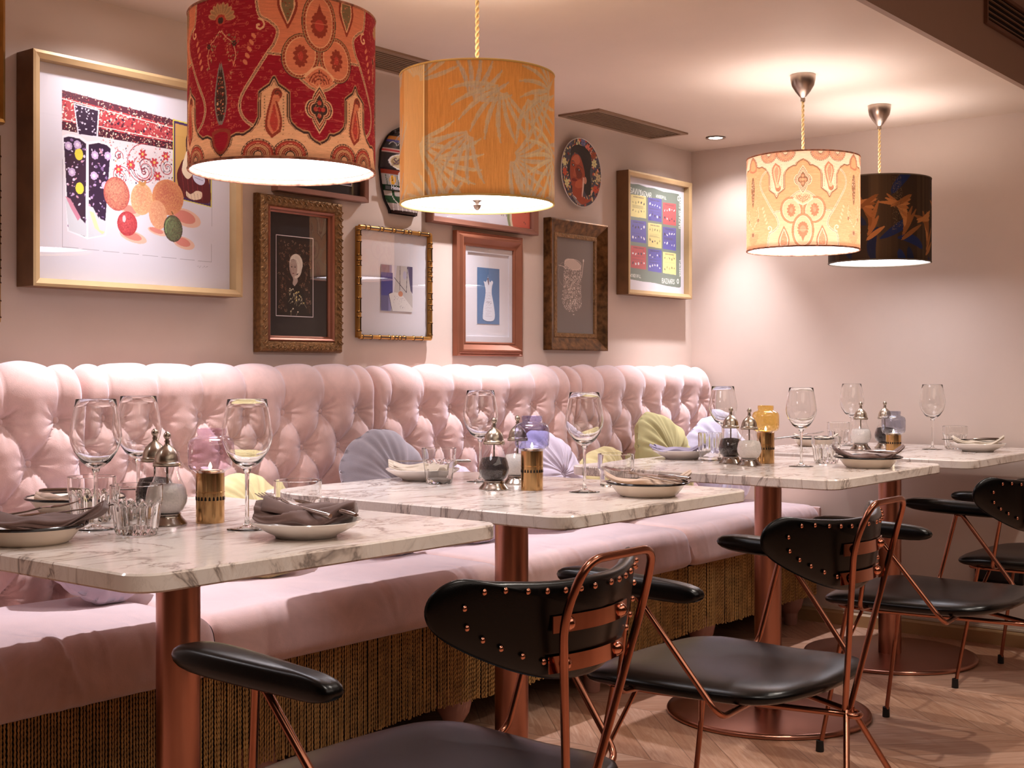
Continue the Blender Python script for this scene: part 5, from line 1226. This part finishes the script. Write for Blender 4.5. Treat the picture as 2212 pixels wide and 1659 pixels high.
c.ell(.24, .045, .022, .012, '#b8b0a0'); c.speck([(.22, .03), (.27, .03), (.27, .07), (.22, .07)], 40, ['#8c8474', '#d8d0c0'], .001, .003)
for x, y, r, cc in ((.10, .16, .05, '#c8a060'), (.19, .2, .04, '#9a5a48'), (.30, .23, .05, '#7a8a58'), (.05, .08, .03, '#d0c8d8')): c.ell(x, y, r, r*.8, cc)
c.line([(0, .13), (.24, .045), (.36, .10), (w_, .16)], .0012, '#a9a2b8'); art(c, e, -iw/2, -ih/2, .008)

# recipe poster ----------------------------------------------------------
e, iw, ih = picture(4.405, 4.905, 1.347, 1.851, BOX(.020, .058), [M['goldwood_side'], M['goldwood']], 'green poster of nine coloured panels in champagne box frame', [0, 1, 1, 1, 1], md=.020)
c = Canvas(iw, ih, .0010, '#dedbe4'); w_, h_ = iw, ih
def q3(x, y):
    s = (x-215)/620.; yt = 170+118*s; yb = 1512+18*s; return ((s*1342)/(s*1342+(1-s)*1242)*w_, (yb-y)/(yb-yt)*h_)
c.poly([q3(*p) for p in ((222, 245), (280, 262), (340, 262), (420, 292), (500, 300), (600, 338), (700, 348), (770, 360), (796, 400), (800, 1440), (780, 1452), (640, 1440), (500, 1412), (380, 1404), (260, 1386), (222, 1380))], '#6f8074')
cols = ['#e6d98c', '#4d4fa6', '#c04a50', '#4d4fa6', '#e6d98c', '#4d4fa6', '#c04a50', '#4d4fa6', '#e6d98c']
xs = [(268, 418), (438, 580), (594, 742)]; ys = [[(385, 655), (412, 690), (462, 726)], [(684, 950), (708, 998), (748, 1018)], [(985, 1258), (1012, 1284), (1042, 1300)]]
for r in range(3):
    for k in range(3):
        (a, b), (t, u) = xs[k], ys[r][k]; cc = cols[r*3+k]; P = [q3(a, t), q3(b, t+14), q3(b, u+6), q3(a, u-10)]; c.poly(P, cc); inv = ['#3a3438', '#b8ae70', '#8c8450'] if cc == '#e6d98c' else ['#f0eef4', '#f0eef4', '#2a2440']
        X0, Z1 = P[0]; X1, Z0 = P[2]; ww, hh = X1-X0, Z1-Z0; rg = random.Random(r*3+k)
        for m in range(9): c.ell(X0+ww*(.2+.075*m), Z1-hh*.08, .0024, .0030, '#38303c')
        for yy in (.30, .74):
            for m in range(5):
                cx_, cz_ = X0+ww*(.14+.18*m), Z1-hh*(yy+rg.uniform(-.06, .06)); c.ell(cx_, cz_, rg.uniform(.003, .007), rg.uniform(.002, .006), rg.choice(inv), rg.uniform(0, 3))
                if rg.random() < .4: c.line([(cx_, cz_), (cx_+rg.uniform(-.01, .01), cz_+.012)], .0012, inv[2])
        for m in range(7): c.line([(X0+ww*.1, Z1-hh*(.46+.022*m)), (X0+ww*rg.uniform(.6, .92), Z1-hh*(.46+.022*m))], .0007, '#3f3a5a' if cc != '#e6d98c' else '#a39a68')
IV = '#e9efe6'
x, z = q3(262, 322); k_ = word(c, 'SAVVY', x, z-.016, .022, .0030, IV, -.02); word(c, 'BAZAAR', x+k_*.74+.012, z-.018, .019, .0030, IV, -.02)
x, z = q3(520, 378); word(c, 'WONDERFUL', x, z-.010, .012, .0017, IV, -.02)
x, z = q3(262, 1345); k_ = word(c, 'WONDERFUL', x, z-.004, .012, .0017, IV, -.01); x, z = q3(585, 1390); word(c, 'BAZAARS', x, z-.006, .019, .0028, IV, 0)
x, z = q3(224, 985); word(c, 'BAZAARS', x+.003, z+.002, .016, .0028, IV, -PI/2); x, z = q3(224, 560); word(c, 'WONDERFUL', x+.004, z+.05, .011, .0018, IV, -PI/2)
x, z = q3(788, 760); word(c, 'BAZAAR', x+.008, z, .017, .0028, IV, PI/2); word(c, 'SAVVY', x+.008, z+.085, .015, .0026, IV, PI/2); x, z = q3(788, 1320); word(c, 'WONDERFUL', x+.006, z, .011, .0016, IV, PI/2)
for p in ((232, 305), (770, 412), (232, 1320), (764, 1378)): X, Z = q3(*p); c.ell(X, Z, .009, .011, IV); c.ell(X, Z, .0045, .006, '#6f8074')
art(c, e, -iw/2, -ih/2, .028)

# frames cut off by the left border ---------------------------------------
e, iw, ih = picture(1.20, 1.706, 1.638, 1.99, [(0, 0), (0, .020), (.003, .034), (.010, .038), (.016, .030), (.022, .034), (.030, .022), (.055, .020), (.060, .012), (.060, .008)], [M['gold']], 'gold framed picture cut by the upper left edge of the photo')
c = Canvas(iw, ih, .003, '#cfae74'); c.speck([(0, 0), (iw, 0), (iw, ih), (0, ih)], 200, ['#b8925a', '#e0c590'], .004, .014, .5); art(c, e, -iw/2, -ih/2, .008)
e, iw, ih = picture(1.34, 1.700, 1.150, 1.617, [(.004, 0), (.004, .012), (.010, .014), (.013, .010), (.013, .006)], [M['gold']], 'gilded bamboo frame cut by the left edge of the photo')
bamboo_frame(e, .348, .455)
c = Canvas(.16, .2, .003, '#b9a9b4'); c.ell(.08, .1, .05, .07, '#6a5a78'); art(c, e, -.08, -.1, .0085)

# oval-looking round portrait plate --------------------------------------
e = empty('portrait_plate', 'round floral plate with a dark-haired woman portrait', 'plate', (4.125, WALL_Y-.002, 1.808), group='pictures on the gallery wall')
G().lathe([(0, .004), (.07, .004), (.075, 0), (.08, .004), (.128, .018), (.1345, .024), (.1330, .0265), (.126, .0215)], 96).make('plate_body', M['porcelain'], e, rot=(PI/2, 0, 0), auto=60)
R_ = .1325; c = Canvas(2*R_, 2*R_, .0010, '#4c4a52'); w_ = 2*R_; rg = random.Random(9)
def q4(x, y): return ((x-115)/795*w_, (1555-y)/1395*w_)
for k in range(260):
    a = rg.uniform(0, 2*PI); r = R_*rg.uniform(.62, 1.); x, y = R_+r*math.cos(a), R_+r*math.sin(a); cc = rg.choice(['#d8b48c', '#c2563a', '#d8cf94', '#8c3a2e', '#e3a28c', '#3a3440', '#b88a50', '#2c2830', '#5a5470'])
    c.ell(x, y, rg.uniform(.003, .010), rg.uniform(.002, .006), cc, rg.uniform(0, 3))
for x, y, col in ((640, 330, '#dc7866'), (180, 700, '#d8cf94'), (190, 900, '#c2563a'), (230, 1120, '#d8cf94'), (780, 620, '#d8cf94'), (860, 900, '#c9b48c'), (800, 1150, '#c8523a'), (760, 450, '#9a4a30'), (550, 230, '#6a6a90')):
    X, Z = q4(x, y)
    for k in range(7): c.ell(X+.010*math.cos(k*.9), Z+.010*math.sin(k*.9), .008, .0045, col, k*.9)
def S(P, col): c.poly(c.bez([q4(*p) for p in P]+[q4(*P[0])]), col)
S([(300, 600), (310, 440), (360, 340), (480, 300), (600, 330), (700, 430), (730, 620), (700, 820), (720, 1050), (700, 1260), (620, 1290), (560, 1100), (560, 900), (520, 560), (380, 480), (300, 720), (290, 1000), (262, 900), (250, 740)], '#1f1a1b')
S([(305, 700), (330, 580), (400, 500), (480, 510), (540, 620), (590, 800), (600, 960), (580, 1100), (560, 1220), (560, 1350), (640, 1380), (700, 1400), (560, 1500), (460, 1500), (400, 1420), (345, 1330), (340, 1180), (320, 1080), (300, 940)], '#a4492f')
S([(400, 520), (470, 520), (500, 640), (440, 700), (350, 660), (345, 600)], '#c4694a'); S([(420, 1050), (520, 1000), (560, 1120), (480, 1180), (400, 1160)], '#c0603e'); S([(400, 820), (450, 760), (540, 860), (530, 960), (440, 980)], '#7c3020')
S([(560, 940), (590, 980), (570, 1200), (545, 1340), (530, 1330), (545, 1150)], '#e0b8a4'); S([(345, 1340), (420, 1400), (380, 1430)], '#e8e2e6'); S([(340, 1340), (400, 1400), (470, 1480), (520, 1520), (430, 1490), (350, 1400)], '#8a8488')
for x, y in ((365, 730), (480, 805)): X, Z = q4(x, y); c.ell(X, Z, .0090, .0046, '#2a1612', -.2); c.ell(X+.001, Z, .0028, .0026, '#d8c8c0')
c.line([q4(335, 650), q4(380, 650), q4(400, 690)], .0022, '#2a1612'); c.line([q4(440, 740), q4(490, 715), q4(540, 760)], .0024, '#2a1612')
S([(370, 900), (395, 780), (415, 870), (430, 950), (390, 960), (360, 940)], '#b85a3a'); S([(340, 1010), (380, 990), (430, 1010), (440, 1040), (380, 1060), (335, 1040)], '#7a2420'); c.ell(*q4(608, 1000), .009, .014, '#c98a70')
m = (c.X-R_)**2+(c.Y-R_)**2 <= (R_*.995)**2
V = np.stack([c.X.ravel()-R_, -(.0200+.006*np.clip(np.hypot(c.X-R_, c.Y-R_)/R_, 0, 1)**3).ravel(), c.Y.ravel()-R_], 1); F = gridfaces(c.nx, c.ny); ok = m.ravel()[F].all(1)
PG = colmat('glazed_print', .12, 0, 0, .5); npmesh('glazed_print', V, F[ok], PG, e, c.c, True)

# tin can surfboard -------------------------------------------------------
e = empty('tin_can_surfboard', 'surfboard-shaped wall ornament made of flattened drink cans', 'wall ornament', (3.135, WALL_Y-.002, 1.552))
def wid(t): return .112*max(.0, math.sin(PI*min(1, (t*.86+.14))))**.62 if t < .999 else 0
c = Canvas(.24, .292, .0010, '#22201e'); w_, h_ = .24, .292; mx = .12; sc = h_/1410.
def zz(y): return (1565-y)*sc
def band(y0, y1, col): c.rect(0, zz(y1), w_, zz(y0), col)
band(150, 350, '#201c1e'); band(350, 410, '#b8742c'); band(410, 440, '#3c3a78'); band(440, 555, '#1d1c22'); band(555, 620, '#b9938a'); band(575, 595, '#a8262c'); band(620, 890, '#20161a'); band(890, 960, '#7e3020'); band(960, 1130, '#9a928c'); band(1130, 1220, '#1c3320'); band(1220, 1300, '#b3a9a2'); band(1300, 1410, '#2f4a33'); band(1410, 1520, '#a89a96'); band(1520, 1570, '#2c1c1a')
c.speck([(0, zz(340)), (w_, zz(340)), (w_, zz(160)), (0, zz(160))], 90, ['#8a8a8c', '#55545a', '#b0aeb0'], .0012, .0034)
for k in range(5): c.arc(.06+k*.035, zz(520), .016, .3, 2.8, .0022, '#c8c4c0')
for k in range(3): c.arc(.12, zz(560), .03+.014*k, .5, 2.6, .0018, '#8c8a90')
c.ell(.118, zz(750), .078, .028, '#e8e0da'); c.ell(.118, zz(750), .070, .026, '#c9b48c'); c.ell(.150, zz(835), .040, .012, '#c49a3c'); c.ell(.100, zz(990), .020, .022, '#c9c4c0'); c.ell(.116, zz(965), .004, .004, '#16120f')
c.ell(.058, zz(1045), .0145, .0145, '#d59a2e'); word(c, '2', .054, zz(1062), .010, .0018, '#5a3210')
for k in range(12): c.line([(.03+k*.016, zz(970)), (.036+k*.016, zz(1125))], .0028, '#2c4a34' if k % 3 == 0 else '#c4bdb8')
P = [(.100+.0075*math.cos(PI/2+k*4*PI/5), zz(1100)+.0075*math.sin(PI/2+k*4*PI/5)) for k in range(5)]
c.ell(.100, zz(1100), .0035, .0035, '#b02428')
for k in range(5): a = PI/2+k*2*PI/5; c.poly([(.100+.009*math.cos(a), zz(1100)+.009*math.sin(a)), (.100+.003*math.cos(a+.8), zz(1100)+.003*math.sin(a+.8)), (.100+.003*math.cos(a-.8), zz(1100)+.003*math.sin(a-.8))], '#b02428')
c.arc(.12, zz(1225), .062, PI, 2*PI, .010, '#24472c', .040); c.arc(.12, zz(1225), .068, PI, 2*PI, .0022, '#e0d8d2', .046)
for k in range(7): c.line([(.06+k*.018, zz(1415)), (.064+k*.018, zz(1515))], .003, '#d6ccc6')
t_ = c.Y/h_; half = np.vectorize(wid)(np.clip((1-t_)*.80+.05, 0, 1))*(.62+.38*np.clip(t_/.12, 0, 1)) if False else None
def outline(t):
    P = [(0, .062), (.05, .066), (.15, .088), (.3, .100), (.5, .109), (.7, .103), (.85, .074), (.93, .048), (1.0, .004)]
    return float(np.interp(t, [p[0] for p in P], [p[1] for p in P]))
nt, nw = 150, 70; V = []; colr = []
for j in range(nt):
    t = j/(nt-1); hw = outline(t)
    for i in range(nw):
        s = -1+2*i/(nw-1); x = s*hw; d = .006+.016*math.sqrt(max(0, 1-s*s*.96))+.004*(t-.5)**2*4
        V.append((x, -d, t*h_)); jj = min(c.ny-1, int(t*(c.ny-1))); ii = min(c.nx-1, max(0, int((x+mx)/w_*(c.nx-1)))); colr.append(c.c[jj, ii])
npmesh('can_sheet', np.array(V), gridfaces(nw, nt), PG, e, np.array(colr))
g = G(); pts = [(outline(j/30)*1.0, j/30*h_) for j in range(31)]; pts = pts+[(-x, z) for x, z in pts[::-1]]; n = len(pts)
g.add([(x, -.0075, z) for x, z in pts]+[(x, 0, z) for x, z in pts], [tuple(range(n, 2*n)), ]+[(i, (i+1) % n, n+(i+1) % n, n+i) for i in range(n)]); g.make('board', M['blackmat'], e, smooth=False)
def lettering(txt, size, x, z, d, mat, parent, shear=0, rot=0, name='lettering'):
    cu = bpy.data.curves.new(name, 'FONT'); cu.body = txt; cu.size = size; cu.extrude = .0006; cu.shear = shear; cu.align_x = 'LEFT'; cu.offset = .0002
    o = bpy.data.objects.new(name, cu); COL.objects.link(o); bpy.context.view_layer.update()
    me = bpy.data.meshes.new_from_object(o.evaluated_get(bpy.context.evaluated_depsgraph_get())); COL.objects.unlink(o); bpy.data.objects.remove(o)
    me.materials.clear(); me.materials.append(mat); q = link(name, me, parent, (x, -d, z), (PI/2, -rot, 0)); return q
lettering('Schweppes', .030, -.062, zz(800), .024, simple('maroon_print', '#5a2430', .5), e, .25, .16)
band_ = G().box((-.10, -.0245, zz(1210)), (.085, -.0215, zz(1150))).make('label_band', simple('black_print', '#141614', .4), e, smooth=False)
lettering('Heineken', .019, -.075, zz(1198), .0248, M['white'], e)
